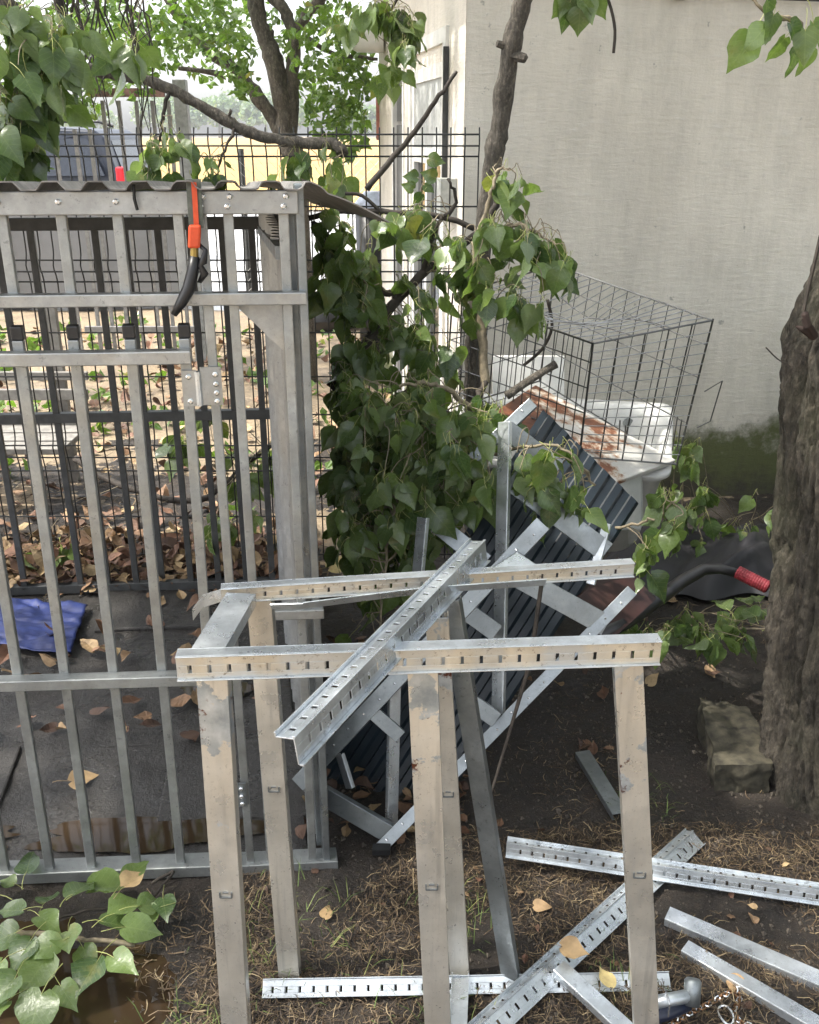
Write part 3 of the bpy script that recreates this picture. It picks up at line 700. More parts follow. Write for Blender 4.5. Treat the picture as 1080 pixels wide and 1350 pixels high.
# punched marks on the legs
def mark(px, py, Y, n='punched_tab'):
    p = at(px, py, Y); q = MB(); s_ = .011
    q.box(p+V((-s_, -.002, 0)), (.0012, 0, 0), (0, .0012, 0), (0, 0, .006)); q.box(p+V((s_, -.002, 0)), (.0012, 0, 0), (0, .0012, 0), (0, 0, .006)); q.box(p+V((0, -.002, -.006)), (s_+.001, 0, 0), (0, .0012, 0), (0, 0, .0012)); q.build(n, GALVD, st)
# lower rail the rear legs stand on
g0, g1 = on(347, 1292, .03), on(882, 1282, .03)
slot_rail('foot_rail', g0, g1, (0, -.62, .8), .034, .026, st, GALV, GALV, .028, .006)
q = MB(); a, b = on(607, 1285, .03), on(604, 1352, .02); d = unit(a, b); s_ = KZ.cross(d); q.plate(a, b, s_, KZ, -.016, .016, -.002, 0); q.plate(a, b, s_, KZ, -.018, -.016, -.012, .006); q.plate(a, b, s_, KZ, .016, .018, -.012, .006); q.build('foot_strap', GALV, st)

# long loose angle lying across both rails of the stand
def angle(nm, label, p0, p1, n1, n2, w1, w2, group=None, m=GALV, step=.028):
    """angle profile: two slotted faces meeting at the line p0-p1; n1, n2 their outward normals."""
    p0, p1 = V(p0), V(p1); d = unit(p0, p1); n1 = V(n1); n1 = (n1-d*n1.dot(d)).normalized(); n2 = V(n2); n2 = (n2-d*n2.dot(d)).normalized()
    e1 = d.cross(n1); e1 = e1 if e1.dot(n2) < 0 else -e1; e2 = d.cross(n2); e2 = e2 if e2.dot(n1) < 0 else -e2
    q = MB(); t = .002
    slotted(q, p0, p1, e1, n1, .0, w1, -t, 0, step, .006, w1*.35, w1*.7, 0)
    slotted(q, p0, p1, e2, n2, .0005, w2, -t, 0, step, .006, w2*.35, w2*.7, 0, .034)
    q.plate(p0, p1, e1, n1, w1-.0015, w1+.001, 0.0002, .006); q.plate(p0, p1, e2, n2, w2-.001, w2+.0015, .0002, .007)
    q.plate(p0, p1, (e1*-1), n1, -.003, .002, .0003, .003)
    o = q.build(nm, m, bevel=.0006); return tag(o, label, 'steel profile', group)
LG = 'loose steel profiles'
angle('steel_angle', 'long slotted steel angle lying slanted across the stand rails', on(388, 974, .925), on(640, 713, .935), (-.25, -.1, 1), (.8, -.6, .12), .030, .040, LG)
angle('steel_angle', 'slotted steel angle on the soil running out at the right edge', on(668, 1112, .06), on(1120, 1180, .055), (0, .15, 1), (0, -1, .25), .022, .032, LG)
angle('steel_angle', 'slotted steel channel slanting under the foremost right leg', on(622, 1362, .045), on(914, 1096, .03), (-.5, .1, 1), (.55, -.25, .9), .02, .038, LG)
def flatbar(nm, label, p0, p1, wd, dp, m=GALV, face=(0, -.1, 1)):
    o = channel(nm, p0, p1, face, wd, dp, m, None); return tag(o, label, 'steel profile', LG)
flatbar('steel_channel', 'smooth steel channel on the soil, upper of two at right', on(880, 1203, .03), on(1130, 1310, .025), .038, .022)
flatbar('steel_channel', 'scratched open steel channel nearest the chain', on(903, 1246, .028), on(1130, 1378, .03), .034, .024)
flatbar('steel_channel', 'short steel channel with brown leaf lying over the foot rail', on(737, 1272, .05), on(845, 1372, .04), .034, .02)
flatbar('steel_channel', 'short wet steel offcut behind the right leg', on(768, 990, .03), on(818, 1072, .02), .042, .02, GALVD)
q = MB(); a, b = on(822, 1000, .2), on(822, 1150, .02)

# ------------------------------------------------------------------ fallen frame of channels lying against the branches
fr = thing('fallen_rack', 'toppled welded frame of galvanised channels leaning on dark sheet', 'metal frame')
def fbar(nm, a, b, wd, dp=.02, mat=GALVD, face=(0, -1, .35), dots=False, ca=CAM):
    a = at(*a); b = at(*b); o = channel(nm, a, b, face, wd, dp, mat, fr)
    if dots:
        d = unit(a, b); n_ = V(face); n_ = (n_-d*n_.dot(d)).normalized(); L = (b-a).length; wv = d.cross(n_); q = MB(); k = .03
        while k < L:
            c = a+d*k; q.tube([c+n_*.0005+wv*uni(-.006, .006), c+n_*.0025], [.0035, .002], 6); k += .055
        stuff(q.build('dimple_row', RIVET, o))
    return o
FD = (-.25, -1, .45)
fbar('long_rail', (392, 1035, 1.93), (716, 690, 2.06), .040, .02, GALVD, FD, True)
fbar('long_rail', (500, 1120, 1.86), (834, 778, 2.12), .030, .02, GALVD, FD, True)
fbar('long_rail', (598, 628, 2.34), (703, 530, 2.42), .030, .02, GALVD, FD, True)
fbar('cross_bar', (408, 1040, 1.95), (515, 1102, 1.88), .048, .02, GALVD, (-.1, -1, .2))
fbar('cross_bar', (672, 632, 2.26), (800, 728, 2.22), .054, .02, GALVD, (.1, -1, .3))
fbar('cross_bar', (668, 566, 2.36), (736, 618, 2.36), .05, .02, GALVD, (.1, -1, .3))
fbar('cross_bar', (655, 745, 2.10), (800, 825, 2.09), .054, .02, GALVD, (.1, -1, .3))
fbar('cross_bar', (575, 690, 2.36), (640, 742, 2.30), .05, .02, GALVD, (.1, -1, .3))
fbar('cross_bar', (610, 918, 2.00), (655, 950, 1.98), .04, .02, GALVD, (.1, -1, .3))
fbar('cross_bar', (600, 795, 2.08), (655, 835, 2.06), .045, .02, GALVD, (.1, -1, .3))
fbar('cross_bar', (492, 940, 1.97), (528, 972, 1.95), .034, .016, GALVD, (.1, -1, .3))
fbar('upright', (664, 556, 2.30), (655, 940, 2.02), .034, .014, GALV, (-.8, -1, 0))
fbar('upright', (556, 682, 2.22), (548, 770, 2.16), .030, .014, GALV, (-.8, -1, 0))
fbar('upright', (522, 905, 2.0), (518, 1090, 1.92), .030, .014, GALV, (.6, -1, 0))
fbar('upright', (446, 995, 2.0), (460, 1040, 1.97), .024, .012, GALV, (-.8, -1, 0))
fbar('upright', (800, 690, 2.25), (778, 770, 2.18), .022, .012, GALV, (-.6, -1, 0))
q = MB(); a, b, c = at(645, 752, 2.0), at(712, 748, 2.0), at(682, 728, 2.03); q.add([a, b, c, a+V((0, .004, 0)), b+V((0, .004, 0)), c+V((0, .004, 0))], [(0, 1, 2), (5, 4, 3), (0, 3, 4, 1), (1, 4, 5, 2), (2, 5, 3, 0)]); q.build('bracket_plate', GALV, fr)
q = MB(); p = at(503, 1120, 1.852); q.box(p, (.022, .0, .0), (0, .012, 0), (0, 0, .008)); q.build('end_cap', BLACK, fr)

# dark corrugated sheet under and behind it
q = MB()
c00, c10, c01, c11 = at(404, 1030, 2.16), at(540, 1130, 1.98), at(716, 540, 2.66), at(842, 664, 2.52)
nn = (c10-c00).cross(c01-c00).normalized(); nn = nn if nn.y < 0 else -nn
wd_ = (c10-c00).length
for dz in (0, -.0015): q.grid(lambda u, v: (c00.lerp(c10, u)).lerp(c01.lerp(c11, u), v) + nn*(corr(u*wd_, wd_/7, .010)+dz), 112, 6)
o = q.build('corrugated_sheet', NAVY); tag(o, 'blue-black corrugated metal sheet under the fallen frame', 'metal sheet')
q = MB(); c = [at(815, 735, 2.5), at(865, 790, 2.42), at(800, 850, 2.25), at(760, 790, 2.35)]
q.hexa([x+V((0, .01, 0)) for x in c]+[V(x) for x in c]); o = q.build('brown_panel', plain('dark_brown_panel', (.03, .012, .010), .5)); tag(o, 'dark red-brown panel behind the right end of the rear rail', 'panel')
q = MB(); q.tube([at(718, 742, 1.9), at(700, 870, 1.86), at(672, 965, 1.83), at(648, 1045, 1.80)], [.005, .005, .004, .003], 6); o = q.build('thin_rod', DEAD); tag(o, 'thin dark rod standing slanted behind the right leg', 'rod')

# ------------------------------------------------------------------ tub, rusty lid, crate
tubt = thing('bathtub', 'old white enamel bathtub behind the wire crate', 'bathtub')
TU = V((.97, -.2, 0)).normalized(); TV = V((.24, .95, 0)).normalized()
tc = at(888, 532, 3.45)
def tubp(a, b, z): return tc + TU*a + TV*b + V((0, 0, z)) + V((0, 0, .17))*b
def rr(a, hx, hy, r):                                   # rounded-rectangle outline, 40 points
    k = int(a*40) % 40; sx = (1, -1, -1, 1)[k//10]; sy = (1, 1, -1, -1)[k//10]; th = math.pi/2*(k//10 + (k % 10)/9)
    return sx*(hx-r)+r*math.cos(th), sy*(hy-r)+r*math.sin(th)
q = MB(); rings = [(.50, .20, .06, -.38), (.60, .31, .07, -.05), (.64, .35, .08, -.02), (.64, .35, .08, .0), (.59, .30, .14, .0), (.57, .28, .15, -.03), (.50, .24, .16, -.40), (.40, .16, .14, -.45)]
vs = []; fs = []
for hx, hy, r, z in rings:
    for k in range(40):
        x, y = rr(k/40, hx, hy, r); vs.append(tubp((x-.64)*.62, (y-.35)*.8, z*.85))
for i in range(len(rings)-1):
    for k in range(40): fs.append((i*40+k, i*40+(k+1) % 40, (i+1)*40+(k+1) % 40, (i+1)*40+k))
fs.append(tuple((len(rings)-1)*40+k for k in range(40))); q.add(vs, fs); q.build('shell', ENAMEL, tubt, True)
q = MB(); c = tubp(-.16, -.05, -.06); q.tube([c, c+V((0, -.012, 0))], .02, 12); q.build('overflow_hole', GALVD, tubt)
c = [at(648, 545, 2.86), at(800, 640, 2.72), at(892, 606, 2.98), at(706, 507, 3.22)]; nn = (c[1]-c[0]).cross(c[3]-c[0]).normalized(); nn = nn if nn.z > 0 else -nn
q = MB(); q.hexa([x-nn*.02 for x in c]+c); q.plate(c[0], c[1], nn, unit(c[0], c[3]), -.05, -.02, 0, .02); q.plate(c[1], c[2], nn, unit(c[1], c[0]), -.05, -.02, .0205, .03)
o = q.build('rusty_panel', RUSTY, bevel=.004); tag(o, 'rusty white enamel panel lying tilted under the wire crate', 'panel')
q = MB(); c = [at(800, 640, 2.74), at(845, 622, 2.9), at(845, 700, 2.9), at(805, 700, 2.76)]
q.hexa([x+V((0.02, .05, 0)) for x in c]+c); o = q.build('white_box', ENAMEL, bevel=.006); tag(o, 'white enamel box end below the rusty panel', 'box')
q = MB(); c = [at(650, 470, 3.75), at(744, 470, 3.80), at(744, 560, 3.72), at(650, 560, 3.67)]
q.hexa([x+V((0, .02, 0)) for x in c]+c); o = q.build('pale_board', WHITE); tag(o, 'plain pale board seen through the crate by the wall', 'board')

CRATEL = plain('lit_crate_wire', (.30, .30, .29), .3, .7)  # lit copy of the crate wire, brightness of top and right end put into colour
cr = thing('wire_crate', 'empty grey wire dog crate with sagging top tilted against the wall', 'crate')
T1, T2, T3, T4 = at(782, 453, 2.70), at(940, 422, 2.92), at(733, 350, 3.52), at(597, 388, 3.30)
B1, B2 = at(764, 602, 2.74), at(892, 612, 2.96); B3, B4 = T3+V((-.03, .05, -.44)), T4+V((-.02, .03, -.42))
def cw(u, v, z):                                        # u along T1-T2, v along T1-T4, z bottom to top
    tp_ = (T1.lerp(T2, u)).lerp(T4.lerp(T3, u), v); bt = (B1.lerp(B2, u)).lerp(B4.lerp(B3, u), v)
    return bt.lerp(tp_, z)
def wire(pts, r=.0014, nm='wire', m=CRATEW):
    q = MB(); q.tube([cw(*p) for p in pts], r, 5); return q.build(nm, m, cr)
E12 = [(0,0,0),(1,0,0),(1,1,0),(0,1,0)]
for z in (0, 1):
    for i in range(4):
        a, b = E12[i], E12[(i+1) % 4]; wire([(a[0], a[1], z), (b[0], b[1], z)], .0032, 'frame_rod')
for c_ in E12: wire([(c_[0], c_[1], -.01), (c_[0], c_[1], 1.01)], .0034, 'frame_rod')
def sag(u, v): return 1 - .16*math.exp(-((u-.55)**2/.08+(v-.5)**2/.05))
NW = 20
for i in range(1, NW):                                  # top, wires across then the two stringers
    v = i/NW; wire([(u/6, v, sag(u/6, v)+uni(-.008, .008)) for u in range(7)], .0019, 'wire', CRATEL)
for u in (.33, .66): wire([(u, v/8, sag(u, v/8)-.004) for v in range(9)], .0024)
for i in range(1, 14):                                  # right end (v=0 plane): near-horizontal wires
    z = i/14+uni(-.006, .006); wire([(0, -.004, z), (.5, -.010, z+uni(-.006, .006)), (1, -.004, z)], .0017, 'wire', CRATEL)
for u in (.2, .42, .62, .82): wire([(u, .0, 0), (u, .0, 1)], .0024)
for i in range(1, 17):                                  # long left side
    v = i/17; wire([(0, v, 0), (0, v, 1)], .0018)
for z in (.2, .4, .62, .84): wire([(.003, 0, z), (.003, 1, z)], .0022)
for i in range(1, 12):                                  # long right side
    v = i/12; wire([(1, v, 0), (1, v, 1)], .0015)
for z in (.3, .62, .84): wire([(.997, 0, z), (.997, 1, z)], .0022)
for i in range(1, 9): wire([(i/9, 1, 0), (i/9, 1, 1)], .0016)
for z in (.3, .62): wire([(0, .997, z), (1, .997, z)], .002)
for i in range(1, 12): wire([(0, i/12, .01), (1, i/12, .01)], .0015)
wire([(.3, -.02, .34), (.3, -.035, .10), (.36, -.035, .10), (.36, -.02, .30)], .0024, 'latch'); wire([(.85, -.02, .36), (.85, -.035, .12), (.9, -.035, .12), (.9, -.02, .34)], .0024, 'latch')
wire([(1.0, -.05, .55), (1.13, -.06, .62), (1.12, -.06, .35), (1.02, -.05, .30)], .0022, 'latch')

# ------------------------------------------------------------------ right foreground: stone, hammer, chain, tarp, handle
q = MB(); c = [on(942, 1042, .0), on(1010, 1042, .0), on(985, 962, .0), on(918, 952, .0)]
up = V((0, 0, .085)); cs = [x-V((0, 0, .03)) for x in c]+[x+up+V((uni(-.006, .006), 0, uni(-.01, .006))) for x in c]; q.hexa(cs); 
q = MB()
for f_ in ((3,2,1,0), (4,5,6,7), (0,1,5,4), (1,2,6,5), (2,3,7,6), (3,0,4,7)):
    k_ = [cs[i] for i in f_]
    def sp_(u, v):
        p = k_[0].lerp(k_[1], u).lerp(k_[3].lerp(k_[2], u), v); ct = sum(cs, V((0, 0, 0)))/8
        return p+(p-ct).normalized()*(noise.noise(p*14)*.020+noise.noise(p*40)*.010+noise.noise(p*90)*.005)
    q.grid(sp_, 16, 14)
o = q.build('stone_block', STONE, smooth=True); tag(o, 'mossy rectangular stone block beside the big trunk', 'stone')
hm_ = thing('hammer', 'steel tube hammer with dark handle half hidden behind the right leg', 'hammer')
a, b = on(864, 1322, .05), on(914, 1312, .05); q = MB(); q.tube([a, b], .013, 12); q.build('cross_tube', GALV, hm_, True)
q = MB(); t0 = on(912, 1326, .035); t1 = on(914, 1290, .075); q.tube([t0, t0.lerp(t1, .9), t1], [.016, .017, .013], 14); q.build('head', GALVD, hm_, True)
q = MB(); q.tube([on(850, 1345, .03), on(880, 1336, .035), on(908, 1326, .03)], [.013, .014, .010], 8); q.build('handle', plain('navy_grip', (.012, .016, .035), .4), hm_, True)
q = MB(); p = on(880, 1322, .06); q.tube([p+V((0, .014, -.02)), p+V((0, .014, .012)), p+V((0, -.014, .012)), p+V((0, -.014, -.025))], .002, 5); q.build('wire_clip', RIVET, hm_)
chn = thing('twisted_chain', 'coppery twisted chain coiled on the soil by the hammer', 'chain')
P = [on(x, y, .012) for x, y in ((885, 1352), (905, 1338), (930, 1326), (950, 1315), (970, 1305), (975, 1318), (968, 1335), (975, 1348), (1000, 1356))]
COP = plain('copper_chain', (.22, .12, .06), .35, .7)
tot = 0; lk = []
for i in range(len(P)-1):
    L = (P[i+1]-P[i]).length; m_ = max(1, int(L/.0075))
    for j in range(m_): lk.append((P[i].lerp(P[i+1], j/m_), unit(P[i], P[i+1])))
lm = None
for i, (c, d) in enumerate(lk):
    s_ = KZ.cross(d).normalized() if i % 2 == 0 else (KZ*.8+KZ.cross(d)*.6).normalized(); q = MB()
    q.tube([c-d*.008, c-d*.004+s_*.0045, c+d*.004+s_*.0045, c+d*.008, c+d*.004-s_*.0045, c-d*.004-s_*.0045, c-d*.008], .0017, 4, cap=False); q.build('chain_link', COP if i % 3 else RIVET, chn)
q = MB(); c = on(957, 1338, .014); N_ = 14; q.tube([c+V((.014*math.cos(i*2*math.pi/N_), .022*math.sin(i*2*math.pi/N_), .002*math.sin(i))) for i in range(N_+1)], .0025, 6, cap=False); q.build('snap_hook', RIVET, chn)
q = MB()
def dt(u, v):
    p = on(795+245*u+26*noise.noise(V((v*3, 1, u))), 700+100*v+20*noise.noise(V((u*3.5, 7, v)))-26*(u-.4)*v, 0); x = p.x; y = p.y
    e = min(u, 1-u, v, 1-v); h = .015+.13*min(1, e*4)*(.5+.6*abs(noise.noise(V((u*2.3, v*2.1, 4)))))+.05*math.sin(u*7+v*4)*min(1, e*5)+.03*abs(noise.noise(V((u*8+v*3, v*5, 3))))*min(1, e*8)
    return V((x, y, max(.004, h)))
q.grid(dt, 50, 36); o = q.build('dark_tarp', CLOTHD, smooth=True); tag(o, 'dark grey tarpaulin heaped between the crate and the trunk', 'tarp')
hd = thing('bent_handle', 'black bent bar with ribbed red grip lying on dark tarp', 'handle')
P = [at(790, 838, 2.28), at(828, 818, 2.36), at(868, 790, 2.46), at(900, 766, 2.54), at(928, 751, 2.58), at(950, 750, 2.58), at(976, 757, 2.55)]
q = MB(); q.tube(P, [.022, .022, .021, .020, .018, .016, .014], 10); q.build('bar', BLACK, hd, True)
a, b = at(972, 754, 2.555), at(1012, 774, 2.50); q = MB(); n_ = 26; pts = [a.lerp(b, i/n_) for i in range(n_+1)]
q.tube(pts, [.019+(.0014 if i % 2 else 0) for i in range(n_+1)], 14); g_ = q.build('grip', RED, hd)
q = MB(); d = unit(a, b); q.tube([b, b+d*.004], [.019, .014], 12); q.build('end_cap', plain('dark_red_cap', (.16, .012, .018), .5), g_, True)

# ================================================================== VEGETATION
LM = []
def leaf_mesh(i):
    q = MB(); fold = uni(-.05, .55); droop = uni(.0, .5); tw_ = uni(-.5, .5); wide = uni(.72, 1.05)
    T = [-.07, -.02, .07, .19, .33, .49, .66, .83, 1.0]; W = [.10, .27, .395, .465, .47, .39, .245, .10, .0]
    vs = []; wav = uni(0, 6)
    for t, w_ in zip(T, W):
        zc = -droop*t*t; w_ *= wide
        for s_ in (-1, 0, 1):
            x = s_*w_; y = t if s_ == 0 else t - .05*max(0, 1-t*4)
            if t == 1.0: x = 0
            x *= 1+uni(-.09, .09); y += uni(-.025, .025) if s_ else 0
            z = zc + abs(s_)*w_*fold + .06*math.sin(wav+t*8+s_*1.3)*abs(s_) + tw_*t*x
            vs.append((x, max(y, 0) if s_ == 0 else y, z))
    fs = []
    for r in range(8):
        for k in range(2):
            a = r*3+k
            if r == 7: fs.append((a, a+1, 25))
            else: fs.append((a, a+1, a+4, a+3))
    q.add(vs[:24]+[(0, 0, 0), (0, 1.0, -droop)], fs, 0)
    c = uni(-.2, .2); L = uni(.5, .75)
    q.tube([(0, .02, .004), (c*.4, -L*.35, .06), (c, -L*.75, .02), (c*1.2, -L, -.06)], [.012, .011, .012, .016], 3, 1, False)
    me = q.mesh('leaf', [LEAF, PETIOLE], True); return me
LM = [leaf_mesh(i) for i in range(28)]
def put_leaf(par, pos, size, tip, nrm, mesh=None, name='leaf'):
    tip = V(tip).normalized(); n_ = V(nrm); n_ = n_-tip*n_.dot(tip)
    n_ = n_.normalized() if n_.length > 1e-4 else tip.orthogonal().normalized()
    x = tip.cross(n_)
    o = bpy.data.objects.new(name, mesh or random.choice(LM)); COL.objects.link(o); o.parent = par
    m_ = Matrix((x, tip, n_)).transposed().to_4x4(); m_.translation = V(pos); o.matrix_local = m_ @ Matrix.Diagonal((size, size, size, 1)); return o
def rv(s=1): return V((uni(-s, s), uni(-s, s), uni(-s, s)))
def smooth_path(P, n=6):
    P = [V(p) for p in P]; out = []
    for i in range(len(P)-1):
        p0, p1, p2, p3 = P[max(i-1, 0)], P[i], P[i+1], P[min(i+2, len(P)-1)]
        for k in range(n):
            t = k/n; out.append(.5*((2*p1)+(p2-p0)*t+(2*p0-5*p1+4*p2-p3)*t*t+(3*p1-p0-3*p2+p3)*t**3))
    return out+[P[-1]]
def stem(nm, pts, r0, r1, mat, par, wob=.006, n=7):
    P = smooth_path(pts); k = len(P); P = [p+rv(wob)*(1 if 0 < i < k-1 else 0) for i, p in enumerate(P)]
    R = [(r0+(r1-r0)*i/(k-1))*uni(.88, 1.12) for i in range(k)]
    q = MB(); q.tube(P, R, n); return q.build(nm, mat, par, True), P
def cluster(par, src, cx, cy, Y, rx, ry, n, size=.085, depth=.16, flat=False, twig=TWIG, hang=1.0, zmin=None):
    """twigs from the nearest stem point into an ellipsoid of leaves centred on the photo's clump."""
    n = int(n*1.28); size *= .87; c = at(cx, cy, Y); ax = rx*(Y*.93+.3)/F; az = ry*(Y*.93+.3)/F; left = n
    q = MB()
    while left > 0:
        while True:
            d = rv()
            if d.length < 1: break
        e = c + V((d.x*ax, d.y*depth, d.z*az))
        if zmin is not None: e.z = max(e.z, zmin)
        s_ = min(src, key=lambda p: (p-e).length+rnd()*.30) if src else e+V((uni(-.1, .1), uni(-.1, .1), uni(.02, .14)))
        m_ = s_.lerp(e, .5)+rv(.025)+V((0, 0, .03*hang)); L = [s_, s_.lerp(m_, .5)+rv(.008), m_, m_.lerp(e, .5)+rv(.012)+V((0, 0, .012)), e]
        P = smooth_path(L, 3); q.tube(P, [.0021-.0011*i/(len(P)-1) for i in range(len(P))], 4, 0, False)
        for j in range(min(left, random.choice((3, 4, 5, 6)))):
            b = e.lerp(P[-4 if j > 1 else -2], rnd()) + rv(.012)
            sz = size*(uni(.75, 1.2) if rnd() < .7 else uni(.35, .75))
            if flat: tip = V((uni(-1, 1), uni(-1, 1), uni(-.35, .25))); nr = V((uni(-.4, .4), uni(-.4, .4), 1))
            else: tip = V((uni(-.7, .7), uni(-.7, .7), -uni(.45, 1.3)*hang)); nr = V((uni(-1, 1), uni(-1.2, .6), uni(-.2, 1.0)))
            pos = b + tip.normalized()*sz*.5
            if zmin is not None: pos.z = max(pos.z, zmin+.005+rnd()*.03)
            put_leaf(par, pos, sz, tip, nr); left -= 1
    return stuff(q.build('twig', twig, par))
BRG = 'broken leafy poplar branches'
# A: the big broken limb leaning from the yard up to the thin trunk
A = thing('fallen_branch', 'dark broken limb with leaves rising right of the kennel post', 'branch', BRG)
_, PA = stem('limb', [at(436, 512, 2.85), at(475, 462, 2.9), at(525, 392, 2.95), at(582, 342, 3.0), at(640, 300, 3.0), at(655, 262, 3.0)], .020, .010, DEAD, A)
_, PB = stem('side_limb', [at(413, 292, 2.95), at(440, 325, 2.95), at(470, 362, 2.94), at(505, 384, 2.95), at(524, 392, 2.95)], .009, .011, DEAD, A)
_, PC = stem('side_limb', [at(560, 360, 2.98), at(575, 300, 2.98), at(600, 270, 2.98), at(590, 235, 2.95)], .009, .004, DEAD, A)
src = PA+PB+PC
for a_ in ((450, 310, 2.9, 34, 45, 24), (500, 330, 2.85, 40, 48, 30), (560, 300, 2.95, 45, 38, 24), (590, 370, 2.85, 45, 45, 26), (470, 430, 2.85, 45, 60, 46), (540, 440, 2.95, 40, 40, 26), (448, 480, 2.8, 25, 45, 26), (560, 480, 2.9, 45, 35, 26), (445, 360, 2.9, 26, 40, 22)):
    cluster(A, src, *a_)
# B: leafy shoots around the thin trunk, over the crate
B = thing('leafy_shoot', 'bright leafy shoots on thin trunk hanging over the crate top', 'branch', BRG)
_, PB1 = stem('shoot', [at(628, 318, 2.8), at(632, 390, 2.8), at(637, 450, 2.78), at(640, 505, 2.75)], .013, .014, TWIG, B, .004)
_, PB2 = stem('shoot', [at(630, 330, 2.8), at(665, 300, 2.78), at(690, 298, 2.75), at(725, 318, 2.72)], .008, .003, TWIG, B)
_, PB3 = stem('shoot', [at(628, 322, 2.8), at(645, 260, 2.8), at(655, 225, 2.8), at(672, 222, 2.8)], .008, .003, TWIG, B)
src = PB1+PB2+PB3
for a_ in ((660, 240, 2.8, 26, 28, 13), (640, 290, 2.8, 25, 35, 13), (680, 320, 2.75, 45, 28, 26), (725, 345, 2.7, 22, 28, 16), (690, 380, 2.7, 45, 25, 24), (620, 360, 2.8, 25, 45, 16), (640, 400, 2.75, 18, 30, 6)):
    cluster(B, src, *a_, size=.08)
# C: the drooping middle bough with pale twigs
C = thing('fallen_branch', 'drooping bough with pale twigs and dense leaves behind the stand', 'branch', BRG)
_, P1 = stem('bough', [at(625, 538, 2.55), at(590, 515, 2.52), at(560, 505, 2.5), at(520, 512, 2.48)], .009, .004, TWIG, C)
_, P2 = stem('bough', [at(618, 606, 2.5), at(580, 570, 2.45), at(545, 556, 2.42), at(500, 550, 2.4)], .009, .004, TWIG, C)
_, P3 = stem('bough', [at(640, 505, 2.72), at(625, 538, 2.6), at(622, 606, 2.52), at(628, 700, 2.5), at(622, 735, 2.45)], .010, .006, DEAD, C)
_, P4 = stem('bough', [at(560, 600, 2.5), at(528, 640, 2.46), at(515, 700, 2.42), at(508, 770, 2.38)], .006, .003, TWIG, C)
src = P1+P2+P3+P4
for a_ in ((540, 525, 2.48, 60, 28, 34), (480, 550, 2.5, 55, 45, 34), (560, 580, 2.45, 60, 40, 40), (620, 560, 2.5, 35, 40, 20), (650, 530, 2.45, 20, 28, 12), (480, 620, 2.48, 50, 50, 60), (570, 650, 2.42, 45, 40, 40), (620, 620, 2.45, 30, 35, 22), (500, 590, 2.6, 60, 50, 40), (520, 680, 2.5, 60, 45, 40), (600, 555, 2.32, 55, 36, 30), (530, 600, 2.32, 60, 45, 34), (470, 540, 2.4, 45, 50, 26), (640, 600, 2.3, 26, 30, 10), (480, 680, 2.28, 42, 40, 22)):
    cluster(C, src, *a_)
# D: low leaves in front of the kennel post foot
D = thing('fallen_branch', 'low leafy twigs hanging between kennel corner and fallen frame', 'branch', BRG)
_, P1 = stem('bough', [at(525, 640, 2.45), at(516, 690, 2.35), at(508, 742, 2.28), at(500, 830, 2.2)], .006, .003, TWIG, D)
for a_ in ((470, 690, 2.4, 40, 45, 40), (545, 710, 2.4, 35, 38, 30), (500, 740, 2.35, 45, 24, 20), (470, 740, 2.3, 28, 22, 9), (490, 825, 2.2, 26, 22, 8), (465, 610, 2.6, 36, 70, 22)):
    cluster(D, P1, *a_)
Eb = thing('leafy_twig', 'leafy twig lying over the dark corrugated sheet', 'branch', BRG)
_, P1 = stem('bough', [at(640, 600, 2.4), at(690, 590, 2.3), at(740, 590, 2.2), at(785, 640, 2.2)], .005, .003, TWIG, Eb)
for a_ in ((735, 600, 2.18, 28, 22, 7), (765, 650, 2.18, 35, 22, 10), (690, 620, 2.25, 30, 30, 12), (720, 650, 2.25, 30, 25, 8)):
    cluster(Eb, P1, *a_, depth=.07)
Fb = thing('leafy_twig', 'leafy twig drooping beside the tub end over dark tarp', 'branch', BRG)
_, P1 = stem('bough', [at(800, 700, 2.5), at(840, 690, 2.42), at(870, 680, 2.4), at(892, 660, 2.38)], .005, .002, TWIG, Fb)
for a_ in ((865, 655, 2.4, 24, 18, 5), (880, 700, 2.38, 28, 30, 10), (850, 735, 2.35, 22, 28, 8)):
    cluster(Fb, P1, *a_, size=.092, depth=.06)
Gb = thing('leafy_twig', 'flattened leafy branch on the soil left of big trunk', 'branch', BRG)
_, P1 = stem('bough', [on(820, 840, .05), on(880, 835, .06), on(950, 828, .05), on(1020, 830, .04)], .006, .003, TWIG, Gb)
for px in (835, 870, 910, 950, 990, 1020):
    cluster(Gb, P1, px, 826+uni(-10, 14), 2.38+uni(-.06, .08), 26, 14, 11, size=.075, depth=.10, flat=(px % 20 == 0), zmin=.02)
Hb = thing('leafy_weeds', 'shaded leafy weeds at the foot of the mossy wall', 'plant')
for px, py in ((915, 600), (900, 650), (950, 640), (1000, 660), (980, 690), (930, 690), (870, 640), (905, 570)):
    p = at(px, py, 3.9); cluster(Hb, [V((p.x, p.y+.05, .02)), V((p.x+.1, p.y, .02))], px, py, 3.9-(py-570)*.003, 34, 26, 9, size=.09, depth=.12, zmin=.02)
